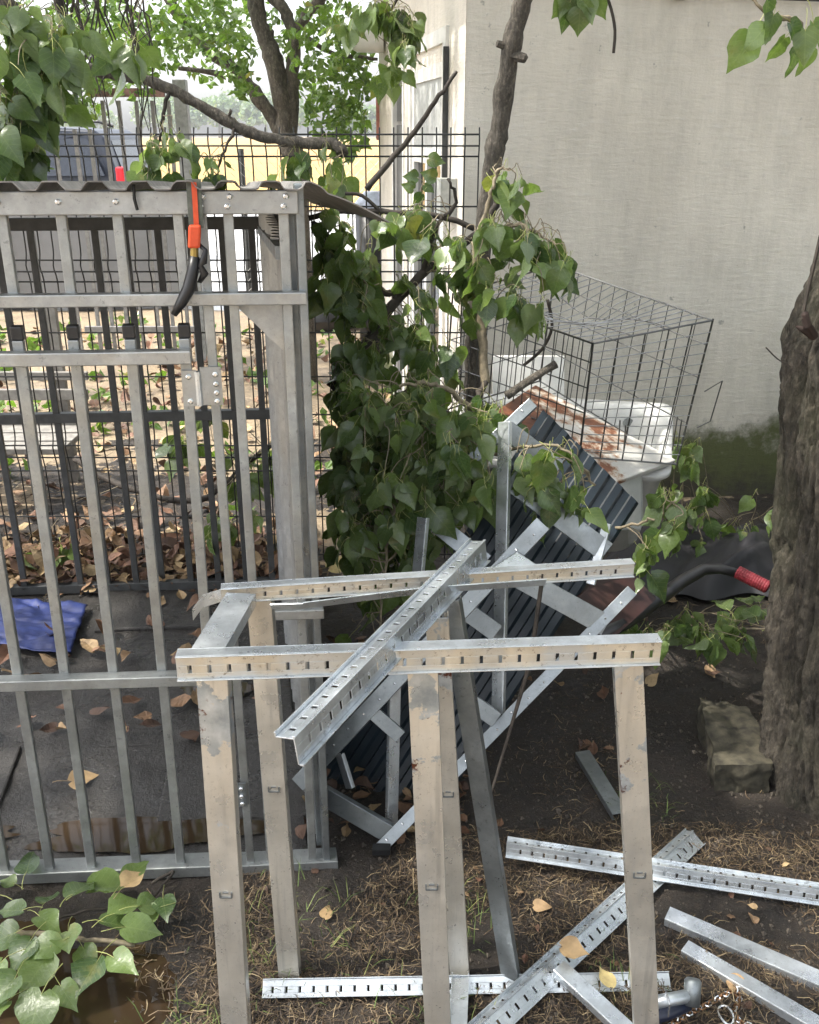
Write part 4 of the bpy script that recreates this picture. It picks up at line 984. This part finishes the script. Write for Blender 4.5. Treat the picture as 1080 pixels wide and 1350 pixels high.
# lower left: cut sprig on the wet soil
Ib = thing('cut_sprig', 'cut leafy sprig with pale stalks lying by the muddy puddle', 'branch', BRG)
_, P1 = stem('bough', [on(-20, 1222, .04), on(60, 1232, .05), on(115, 1238, .05), on(178, 1246, .03)], .006, .005, TWIG, Ib, .003)
_, P2 = stem('bough', [on(200, 1165, .02), on(228, 1150, .03), on(190, 1190, .03), on(120, 1200, .04), on(60, 1215, .04)], .004, .003, DEAD, Ib, .003)
for px, py, s_, tx, ty in ((35, 1150, .085, -.2, 1), (18, 1165, .05, -1, .4), (95, 1180, .085, .2, .6), (120, 1172, .10, .9, .3), (30, 1200, .08, -.8, .2), (52, 1208, .075, .5, -.3), (20, 1230, .09, -.9, -.3),
        (40, 1240, .08, -.2, -.5), (62, 1262, .095, -.3, -.9), (20, 1290, .085, -.6, -.9), (55, 1310, .095, -.1, -1), (150, 1262, .085, .8, -.6), (128, 1268, .08, -.3, -.9), (165, 1222, .08, 1, .1), (150, 1205, .09, .6, .5),
        (185, 1195, .07, .7, .3), (135, 1215, .08, .9, 0), (90, 1228, .07, .2, -.6), (0, 1270, .09, -.4, -.6), (-10, 1180, .1, -.6, .4), (165, 1160, .075, .5, .8), (215, 1185, .065, .3, -.8), (205, 1200, .06, -.6, -.3), (60, 1190, .06, 0, .9), (80, 1300, .06, .6, -.6), (10, 1320, .07, -.7, -.5), (110, 1250, .07, .4, -.7), (75, 1245, .08, -.8, -.3)):
    p = on(px, py, .045+rnd()*.05); put_leaf(Ib, p, s_*uni(.9, 1.05), (tx, ty, uni(-.35, .1)), (uni(-.3, .3), uni(-.5, .1), 1))
# behind the kennel
Jb = thing('fallen_branch', 'leafy branch lying along the fence behind the kennel', 'branch', BRG)
_, P1 = stem('limb', [at(100, 605, 4.0), at(160, 640, 3.85), at(260, 660, 3.7), at(340, 600, 3.72), at(400, 560, 3.75)], .016, .010, DEAD, Jb)
for a_ in ((245, 580, 3.68, 32, 28, 22), (320, 600, 3.68, 24, 55, 26), (290, 530, 3.8, 28, 28, 12), (360, 560, 3.7, 24, 70, 22), (300, 680, 3.4, 40, 25, 12), (45, 730, 3.35, 30, 20, 10)):
    cluster(Jb, P1, *a_, size=.095)
# undergrowth on the leafy ground beyond the fence
Kb = thing('ground_weeds', 'patchy low green weeds growing beyond the wire fence', 'plant')
q = MB()
for _ in range(90):
    x, y = uni(-4.2, .6), uni(3.9, 8.8); leafcloud(q, (x, y, .04), (.14, .14, .06), 9, .06)
stuff(q.build('leaf_patch', CROWN, Kb))

# long broken limb across the top of the fence, with its leaves
Lb = thing('fallen_branch', 'long pale limb lying across the wire fence top above the kennel', 'branch', BRG)
_, PL = stem('limb', [at(78, 76, 3.35), at(120, 93, 3.38), at(165, 100, 3.42), at(212, 112, 3.45), at(262, 138, 3.46), at(305, 163, 3.47), at(345, 180, 3.48), at(400, 188, 3.48), at(440, 190, 3.48), at(452, 202, 3.46)], .017, .020, BARK2, Lb, .003, 9)
_, PL2 = stem('side_limb', [at(302, 162, 3.46), at(303, 145, 3.45)], .008, .005, BARK2, Lb)
_, PL3 = stem('side_limb', [at(222, 122, 3.44), at(214, 165, 3.42), at(205, 200, 3.40), at(190, 238, 3.38)], .007, .004, DEAD, Lb)
_, PL4 = stem('side_limb', [at(310, 170, 3.46), at(296, 200, 3.42), at(285, 235, 3.4)], .006, .003, DEAD, Lb)
for a_ in ((225, 198, 3.35, 30, 20, 16), (270, 215, 3.38, 26, 20, 12), (200, 226, 3.35, 26, 12, 10), (400, 200, 3.45, 26, 14, 8), (430, 212, 3.45, 16, 16, 5), (375, 232, 3.4, 20, 10, 5), (450, 250, 3.3, 26, 14, 8)):
    cluster(Lb, PL+PL3+PL4, *a_, size=.085, depth=.08)
# dead stick and bare crossing branches
q = MB(); P = smooth_path([at(484, 250, 3.1), at(520, 205, 3.12), at(548, 172, 3.12), at(575, 132, 3.1), at(590, 112, 3.1), at(603, 93, 3.1)], 4); q.tube([p+rv(.003) for p in P], [.010-.005*i/len(P) for i in range(len(P))], 7)
o = q.build('dead_stick', DEAD, smooth=True); tag(o, 'straight dark dead stick slanting in front of the house window', 'stick')
q = MB(); P = smooth_path([at(408, 288, 3.1), at(450, 278, 3.1), at(520, 280, 3.1), at(575, 283, 3.08), at(625, 300, 3.05)], 4); q.tube([p+rv(.003) for p in P], .009, 7)
q.tube(smooth_path([at(455, 255, 3.1), at(478, 258, 3.1), at(505, 282, 3.1)], 4), [.006]*9, 5)
o = q.build('dead_stick', DEAD, smooth=True); tag(o, 'thin dark branch running level from the kennel roof corner', 'stick')
q = MB(); q.tube(smooth_path([at(668, 522, 2.6), at(700, 500, 2.62), at(733, 480, 2.64)], 4), [.013, .013, .012, .012, .012, .012, .011, .012, .013], 8)
o = q.build('broken_stub', BARK2, smooth=True); tag(o, 'short broken branch stub poking into the wire crate', 'stick')
q = MB(); q.tube(smooth_path([at(690, 482, 3.2), at(715, 460, 3.2), at(728, 430, 3.2), at(722, 395, 3.2)], 4), .006, 6)
o = q.build('dead_stick', DEAD, smooth=True); tag(o, 'bent dark twig inside the wire crate', 'stick')

# thin leaning tree in front of the wall
tt = thing('thin_tree', 'thin leaning tree trunk in front of the white wall', 'tree')
_, PT = stem('trunk', [V((.34, 3.3, -.03)), at(625, 520, 3.25), at(632, 380, 3.22), at(648, 225, 3.2), at(660, 160, 3.18), at(671, 75, 3.16), at(690, 0, 3.14), at(704, -70, 3.12), at(720, -200, 3.1)], .036, .026, BARK2, tt, .004, 10)
q = MB(); p = at(672, 72, 3.15); q.tube([p, p+V((.045, -.02, -.012)), p+V((.05, -.02, -.015))], [.018, .014, .008], 7); q.tube([p+V((0, 0, .02)), p+V((-.04, -.01, .03))], [.014, .010], 7); q.build('stub', BARK2, tt)

# background tree behind the kennel, seen through the fence
bt = thing('yard_tree', 'bushy tree with several dark trunks behind the wire fence', 'tree')
YB = 6.6
def tb(px, py, dy=0): return at(px, py, YB+dy)
base = tb(400, 245); base.z = -.05; base.x = tb(395, 245).x
_, PT0 = stem('trunk', [base, tb(393, 240), tb(380, 190), tb(372, 130), tb(358, 70), tb(340, 20), tb(330, -60)], .072, .05, BARK2, bt, .008, 10)
_, PT1 = stem('limb', [tb(384, 200), tb(385, 120), tb(388, 50), tb(375, 15), tb(350, -20), tb(340, -80)], .045, .035, BARK2, bt, .008, 9)
_, PT2 = stem('limb', [tb(374, 178), tb(345, 135), tb(312, 95), tb(270, 60), tb(235, 20), tb(215, -20)], .045, .035, BARK2, bt, .006, 9)
_, PT3 = stem('limb', [tb(388, 45), tb(405, 18), tb(430, -8)], .035, .03, BARK2, bt, .004, 8)
_, PT4 = stem('limb', [tb(330, 108), tb(290, 98), tb(235, 90)], .025, .012, BARK2, bt, .004, 7)
_, PT5 = stem('limb', [tb(402, 48), tb(440, 70), tb(498, 78)], .018, .010, BARK2, bt, .004, 7)
q = MB()
for px, py, rx, ry, n_ in ((250, 30, 60, 40, 300), (310, 20, 50, 40, 260), (200, 60, 50, 40, 240), (140, 60, 60, 50, 320), (80, 100, 60, 45, 300), (40, 140, 40, 30, 130), (120, 20, 60, 30, 260), (420, 60, 45, 45, 230), (455, 110, 35, 45, 240),
        (460, 170, 30, 40, 190), (430, 150, 30, 35, 150), (470, 60, 30, 40, 160), (410, 120, 22, 30, 70), (300, 70, 40, 25, 110), (320, 110, 25, 18, 60), (430, 20, 40, 25, 140), (370, 50, 25, 40, 60), (170, 110, 40, 18, 90), (110, 145, 30, 14, 50), (30, 60, 50, 60, 260), (455, 205, 15, 12, 25), (270, 100, 20, 15, 30)):
    c = tb(px, py, uni(-.5, .6)); k_ = (YB*.93)/F; leafcloud(q, c, (rx*k_, .35, ry*k_), n_, .042)
for _ in range(26):
    c = V((uni(-4, 1.2), uni(5.6, 8), uni(2.6, 4.4))); leafcloud(q, c, (.6, .6, .35), 150, .05)
for x, y, z in ((-1.0, 4.7, 3.3), (-1.6, 5.0, 3.8), (-1.4, 5.6, 3.5), (-2.2, 5.2, 4.4), (-1.9, 5.9, 4.2), (-.9, 5.2, 3.4), (-2.5, 4.6, 4.6), (-1.2, 6.2, 3.6), (-2.0, 6.5, 4.4), (-1.7, 4.5, 4.2)):  # unseen crown clumps added to shade the side wall of the house
    leafcloud(q, (x, y, z), (.55, .5, .35), 210, .06)
stuff(q.build('crown', CROWN, bt))

# ---- tree on the left outside the picture whose leafy boughs hang in at the upper left
lt = thing('overhanging_tree', 'leafy boughs drooping in at the upper left corner', 'tree')
stem('trunk', [V((-3.0, 2.4, -.05)), V((-2.95, 2.4, 1.2)), V((-2.8, 2.35, 2.6)), V((-2.3, 2.3, 3.6))], .17, .10, BARK, lt, .01, 12)
_, Q1 = stem('bough', [V((-2.5, 2.35, 3.3)), V((-1.9, 2.6, 2.7)), at(-30, -30, 2.75), at(15, 20, 2.75), at(45, 60, 2.75), at(50, 110, 2.75)], .03, .006, BARK2, lt)
_, Q2 = stem('bough', [V((-2.6, 2.35, 3.0)), at(-120, 60, 2.8), at(-30, 130, 2.75), at(20, 160, 2.72), at(25, 195, 2.7)], .025, .004, BARK2, lt)
_, Q3 = stem('bough', [V((-2.4, 2.4, 3.4)), V((-1.2, 3.1, 2.9)), at(70, -15, 3.2), at(85, 40, 3.2), at(105, 85, 3.2)], .025, .007, DEAD, lt)
for a_ in ((25, 30, 2.7, 40, 32, 26), (60, 75, 2.65, 34, 34, 22), (20, 100, 2.7, 36, 45, 30), (22, 160, 2.68, 26, 30, 18), (10, 210, 2.7, 20, 24, 14), (60, 110, 2.75, 28, 26, 12), (85, 25, 2.9, 30, 24, 10)):
    cluster(lt, Q1+Q2+Q3, *a_, size=.095, depth=.12)
cluster(lt, [at(150, -40, 3.0), at(200, -30, 3.0)], 182, 62, 3.0, 22, 22, 8, .095, .06)
q = MB()
for _ in range(26):
    px = uni(75, 190); p = at(px, -30, uni(3.0, 3.6)); L = uni(.12, .5); P = [p+V((uni(-.03, .03), uni(-.02, .02), -L*k/5)) for k in range(6)]; q.tube(P, [.004, .0036, .003, .0026, .002, .0015], 4, 0, False)
stuff(q.build('hanging_twigs', DEAD, lt))

# big trunk at the right edge
bgT = thing('big_tree', 'thick rough-barked trunk at the right edge', 'tree')
Yb = 2.12
edge = [(-.06, .965), (0, .975), (.12, .965), (.4, .935), (.8, .90), (1.05, .875), (1.2, .855), (1.33, .89), (1.5, .93), (1.75, .95), (2.2, .98), (3.2, 1.1)]
rads = [.21, .20, .18, .165, .155, .15, .15, .145, .13, .125, .12, .11]
def lerp_tab(z, tab):
    for (z0, v0), (z1, v1) in zip(tab, tab[1:]):
        if z <= z1: return v0+(v1-v0)*(z-z0)/(z1-z0)
    return tab[-1][1]
rtab = [(e[0], r) for e, r in zip(edge, rads)]
def trunk(u, v):
    z = -.06+3.26*v; th = u*2*math.pi; r = lerp_tab(z, rtab); cx_ = lerp_tab(z, edge)+r
    cx0, sy0 = math.cos(th), math.sin(th)
    wp = noise.noise(V((cx0*3, sy0*3, z*3)))*.9; n1 = abs(noise.noise(V((cx0*5+wp, sy0*5, z*2.6)))); n2 = abs(noise.noise(V((cx0*11, sy0*11+wp, z*7+wp))))
    rid = .022 + noise.noise(V((cx0*2, sy0*2, z*2.2)))*.03 - .020*max(0, 1-n1*5)**1.5 - .013*max(0, 1-n2*4.5)**1.5 + noise.noise(V((cx0*26, sy0*26, z*16)))*.008 + noise.noise(V((cx0*60, sy0*60, z*42)))*.006
    r += rid-.022 + (.05*max(0, .25-z)*abs(math.sin(th*2.5)))
    return V((cx_+r*cx0, Yb+r*sy0, z))
q = MB(); q.grid(trunk, 200, 440); q.build('trunk', BARK, bgT, True)
q = MB(); p = at(1064, 428, 2.0); q.tube([p+V((.03, .03, -.03)), p, p+V((-.008, 0, .022)), p+V((-.009, 0, .028))], [.011, .009, .008, .005], 8); q.tube([p+V((.03, .03, -.03)), p+V((-.012, 0, -.008)), p+V((-.022, 0, -.004))], [.009, .006, .002], 8)
q.build('broken_stub', plain('reddish_wood', (.03, .017, .013), .8), bgT)
q = MB(); q.tube(smooth_path([at(1058, 420, 2.0), at(1066, 380, 2.0), at(1074, 345, 2.0), at(1082, 310, 2.0)], 3), .004, 5); q.tube(smooth_path([at(1042, 483, 1.98), at(1025, 473, 1.97), at(1010, 458, 1.96)], 3), .0018, 4)
q.build('twig', DEAD, bgT)
# its limbs and the crown overhead (above the picture), which keeps the yard in shade
_, L1 = stem('limb', [V((1.2, 2.06, 2.9)), V((.9, 1.6, 3.7)), V((0, .9, 4.4)), V((-1.4, .6, 4.9))], .10, .05, BARK, bgT)
_, L2 = stem('limb', [V((1.2, 2.06, 2.9)), V((1.0, 2.6, 3.7)), V((.2, 3.3, 4.3)), V((-1.2, 3.6, 4.8))], .10, .05, BARK, bgT)
_, L3 = stem('limb', [V((1.2, 2.06, 2.9)), V((1.5, 1.6, 3.8)), V((2.0, .6, 4.6))], .09, .05, BARK, bgT)
q = MB()
CROWNC = [(-3.6, .6), (-3.4, 2.0), (-3.0, 3.2), (-2.4, .0), (-2.3, 1.3), (-1.8, 3.7), (-1.0, 3.0), (-1.2, .5), (-1.1, 1.8), (-.4, 3.9), (0, 0), (.1, 1.2), (.2, 2.4), (.9, 3.3), (1.2, .6), (1.4, 1.9), (2.2, .2), (2.3, 2.7), (2.6, 1.4), (-4.2, 1.5), (-4.3, 2.8), (-.3, -1), (-2, -1.1), (1.4, -.9)]
for x, y in CROWNC:
    leafcloud(q, (x+uni(-.2, .2), y+uni(-.2, .2), 4.6+uni(-.5, .7)), (uni(.7, 1.0), uni(.7, 1.0), .5), 330, .10)
for x, y, z in ((3.2, 1.2, 2.6), (3.2, .2, 2.8), (2.6, -.8, 3.0), (3.4, 2.6, 2.0), (3.3, -.4, 1.9), (2.6, 1.0, 3.6)):  # clumps added out of view on the right to make the yard darker
    leafcloud(q, (x, y, z), (.7, .7, .55), 330, .10)
for x, y, z in ((2.1, 3.1, .4), (2.2, 3.9, .5), (2.3, 2.6, .6), (2.6, 1.9, .8), (2.2, 1.3, .7), (2.5, 1.2, 1.4)):  # unseen low foliage added on the right to darken the ground behind the trunk
    leafcloud(q, (x, y, z), (.42, .5, .5), 260, .10)
stuff(q.build('crown', CANOPY, bgT))
# sprigs that hang into the top of the picture
_, W1 = stem('bough', [V((1.1, 2.06, 2.6)), at(1090, 20, 1.9), at(1050, 25, 1.85), at(1015, 18, 1.8), at(990, -5, 1.8)], .008, .002, TWIG, bgT, .002)
for px, py, s_, tx, tz in ((1010, 45, .055, -.6, -.7), (990, 58, .07, -.5, -.9), (1020, 30, .05, -.2, -1), (1035, 60, .05, -.5, -.9), (1050, 75, .05, -.2, -1), (1062, 50, .06, .1, -1), (1072, 40, .06, .5, -.8), (1012, 8, .05, .1, -.9), (1042, 40, .045, .6, -.6), (1070, 75, .05, -.4, -.9)):
    put_leaf(bgT, at(px, py-10, 1.8+uni(-.04, .04)), s_*.95, (tx, uni(-.4, .4), tz), (uni(-1, 1), -1, .4))
for px, py, s_, tx in ((752, 8, .075, -.2), (762, 5, .085, .1), (772, 0, .07, .3), (745, 5, .055, -.7), (785, 2, .06, .6), (765, 18, .06, .0), (750, -8, .07, -.3)):
    put_leaf(tt, at(px, py-6, 2.6), s_, (tx, uni(-.3, .3), -1), (uni(-.6, .6), -1, .3))
q = MB(); q.tube(smooth_path([at(798, -10, 2.6), at(806, 12, 2.6), at(811, 40, 2.6), at(809, 70, 2.6)], 3), .004, 5); q.build('twig', DEAD, tt); q = MB(); q.tube([at(720, -40, 3.0), at(765, -15, 2.6), at(800, -10, 2.6)], .005, 5); q.build('twig', DEAD, tt)
# dark leaves in front of the eave
Mb = thing('leafy_twig', 'dark leaves hanging in front of the house eave', 'branch', BRG)
_, P1 = stem('bough', [at(560, -60, 4.4), at(535, -20, 4.4), at(515, 20, 4.4), at(522, 70, 4.4)], .010, .004, DEAD, Mb)
for a_ in ((525, 20, 4.4, 22, 26, 26), (535, 60, 4.4, 14, 28, 18), (505, 10, 4.4, 18, 16, 12), (515, 85, 4.4, 12, 22, 8), (470, 15, 4.4, 28, 12, 10), (498, 105, 4.4, 8, 10, 3)):
    cluster(Mb, P1, *a_, size=.10, depth=.10)
# little sprig by the window
q = MB(); 
Nb = thing('leafy_twig', 'small sprig of leaves in front of the house window', 'branch', BRG)
_, P1 = stem('bough', [at(552, 285, 3.2), at(556, 250, 3.2), at(562, 225, 3.2)], .003, .0015, TWIG, Nb, .002)
for px, py, s_ in ((566, 215, .055), (574, 240, .05), (550, 240, .045), (545, 255, .04), (560, 250, .04), (556, 262, .045)): put_leaf(Nb, at(px, py-6, 3.18), s_, (uni(-.8, .8), uni(-.3, .3), uni(-1, .4)), (uni(-.5, .5), -1, .2))

# ------------------------------------------------------------------ litter on the ground
TPL = []
for me in LM[:16]:
    TPL.append(([v.co.copy() for v in me.vertices][:26], [tuple(p.vertices) for p in me.polygons if p.material_index == 0]))
def dry_leaves(q, n, fx, size, zf):
    for _ in range(n):
        x, y = fx(); z = zf(x, y); s_ = size*uni(.5, 1.2); vs, fs = random.choice(TPL); cu = uni(-.6, 1.6); cv = uni(-.5, 1.0)
        m_ = Matrix.Rotation(uni(0, 6.28), 3, 'Z') @ Matrix.Rotation(random.gauss(0, .35), 3, 'X') @ Matrix.Rotation(random.gauss(0, .35), 3, 'Y')
        if rnd() < .4: m_ = m_ @ Matrix.Rotation(math.pi, 3, 'Y')
        P = [m_ @ V((p.x*.85, p.y-.4, p.z*.7+cu*p.x*p.x+cv*(p.y-.4)**2*.6)) for p in vs]; lo = min(p.z for p in P)
        q.add([(x+p.x*s_, y+p.y*s_, z+(p.z-lo*.8)*s_) for p in P], fs)
q = MB()
def f1():
    while True:
        a, b = uni(-1.8, .1), abs(random.gauss(0, .28)); p = kp(a, 1.50+b, 0)
        return p.x, p.y
dry_leaves(q, 1000, f1, .08, lambda x, y: .0+.10*rnd()*math.exp(-((y-3.45)/.3)**2))
dry_leaves(q, 900, lambda: (uni(-3.5, .5), uni(3.6, 8.5)), .085, lambda x, y: .005+.02*rnd())
dry_leaves(q, 60, lambda: (lambda p: (p.x, p.y))(kp(uni(-1.2, -.08), uni(.5, 1.45), 0)), .07, lambda x, y: .03)
dry_leaves(q, 120, lambda: (uni(-.3, .15), uni(1.9, 2.9)), .055, lambda x, y: gh(x, y)+.01)
dry_leaves(q, 45, lambda: (uni(.3, 1.0), uni(2.2, 4.0)), .05, lambda x, y: gh(x, y)+.01)
dry_leaves(q, 85, lambda: (uni(-.35, 1.0), uni(1.1, 2.1)), .024, lambda x, y: gh(x, y)+.003)
stuff(q.build('leaf_litter', DRYLEAF), 'brown fallen leaves covering the ground round the kennel', 'leaves')
q = MB()
def strands(n, fx, L, w_, lift=.03):
    for _ in range(n):
        x, y = fx(); z = gh(x, y) if y < 5 else 0; a = uni(0, 6.28); l_ = L*uni(.3, 1.2); b = uni(-.9, .9); ww = w_*uni(.5, 1.5); p = []
        h = lift*rnd()*rnd()
        for k in range(4):
            t = k/3-.5; aa = a+b*t; p.append(V((x+l_*t*math.cos(aa), y+l_*t*math.sin(aa), z+.003+h*(.5+uni(-.5, .6)))))
        s_ = V((-math.sin(a), math.cos(a), 0))*ww; vs = []
        for pt in p: vs += [pt-s_, pt+s_+V((0, 0, ww*.7))]
        q.add(vs, [(0, 1, 3, 2), (2, 3, 5, 4), (4, 5, 7, 6)])
def patchy(x0, x1, y0, y1, th=-.05):
    def f():
        while True:
            x, y = uni(x0, x1), uni(y0, y1)
            if noise.noise(V((x*3.2, y*3.2, 7))) > th+uni(-.15, .15): return x, y
    return f
strands(20000, patchy(-.45, 1.3, 1.0, 1.95, -.12), .035, .0006, .02)
strands(700, patchy(-.45, 1.3, 1.0, 1.95, .1), .09, .0008, .02)
strands(3500, patchy(-.5, 1.6, 1.8, 3.2, .05), .035, .0007)
strands(500, patchy(-.75, -.2, 1.1, 1.7, .0), .05, .0009)
strands(2500, lambda: (uni(-3, .4), uni(3.2, 6)), .12, .0016, .05)
stuff(q.build('dry_strands', STRAW), 'dry straw and rootlets strewn over the dark soil', 'straw')
q = MB()
for _ in range(480):
    g = random.choice(((-.28, 1.52, .08), (-.25, 1.62, .08), (-.42, 1.35, .05), (-.45, 1.25, .06), (.12, 1.65, .05), (.62, 2.05, .05), (.05, 1.35, .06), (.45, 1.45, .05)))
    x, y = g[0]+random.gauss(0, g[2]), g[1]+random.gauss(0, g[2]); z = gh(x, y); l_ = uni(.02, .07); a = uni(0, 6.28); ln = uni(.2, 1.2); d = V((math.cos(a)*ln, math.sin(a)*ln, 1)).normalized(); s_ = V((-math.sin(a), math.cos(a), 0))*.0011
    p = V((x, y, z)); m_ = p+d*l_*.6; t = m_+(d+V((0, 0, -.6))).normalized()*l_*.5
    q.add([p-s_, p+s_, m_+s_*.8, m_-s_*.8, t], [(0, 1, 2, 3), (3, 2, 4)])
stuff(q.build('grass_tufts', GRASS), 'sparse short grass tufts on the soil', 'grass')
q = MB()
for _ in range(6000):
    x, y = uni(-.6, 1.5), uni(1.0, 2.8); z = gh(x, y); r = abs(random.gauss(0, .0028))+.0012; c = V((x, y, z+r*.4))
    q.add([c+V((r, 0, 0)), c+V((-r*.6, r, 0)), c+V((-r*.5, -r, 0)), c+V((0, 0, r)), ], [(0, 1, 3), (1, 2, 3), (2, 0, 3)])
stuff(q.build('soil_crumbs', plain('soil_crumb', (.07, .058, .045), .8, 0, .8, 60)), 'small crumbs and pebbles on the dark soil', 'pebbles')
# single fallen leaves that stand out
DL = []
for i in range(4):
    me = LM[i].copy(); me.materials.clear(); me.materials.append(DRYONE); me.materials.append(DRYONE); DL.append(me)
for px, py, z, s_, tx, ty, lab in ((742, 1248, .075, .055, .9, -.4, 'brown curled leaf lying on the slanting steel channel'), (805, 1300, .045, .05, -.3, 1, 'tan leaf on the foot rail beside the right leg'),
        (962, 1292, .02, .045, .7, -.5, 'yellowish leaf beside the scratched channel near the chain'), (428, 1210, .015, .04, .2, .9, 'pinkish brown leaf on the soil right of the left rear leg'),
        (435, 748, .07, .10, .6, .4, 'crumpled tan leaf at the foot of the kennel corner post'), (165, 1168, .09, .06, .5, .8, 'curled pale dead leaf on top of the cut sprig'),
        (705, 1194, .012, .04, 1, -.3, 'small yellow leaf on the soil by the leaning thin leg'), (95, 1030, .02, .07, .8, .3, 'pale green leaf lying on the wet kennel floor')):
    p = on(px, py, z); o = put_leaf(None, p, s_, (tx, ty, uni(-.1, .3)), (uni(-.4, .4), -.4, 1), random.choice(DL), 'fallen_leaf'); tag(o, lab, 'leaf', 'single fallen leaves')

# ------------------------------------------------------------------ the summer air over the field
q = MB(); q.box((0, 140, 8.5), (300, 0, 0), (0, 175, 0), (0, 0, 9.6)); hz = q.build('haze', None)
hm2 = bpy.data.materials.new('haze_air'); hm2.use_nodes = True; hn = hm2.node_tree; hn.nodes.clear()
ho = hn.nodes.new('ShaderNodeOutputMaterial'); hv = hn.nodes.new('ShaderNodeVolumePrincipled')
hv.inputs['Color'].default_value = (.86, .90, .94, 1); hv.inputs['Density'].default_value = .0009; hv.inputs['Anisotropy'].default_value = .2
hn.links.new(hv.outputs[0], ho.inputs['Volume']); hz.data.materials.clear(); hz.data.materials.append(hm2); stuff(hz, 'thin pale summer haze over the field and yard', 'haze')
S.cycles.volume_bounces = 0
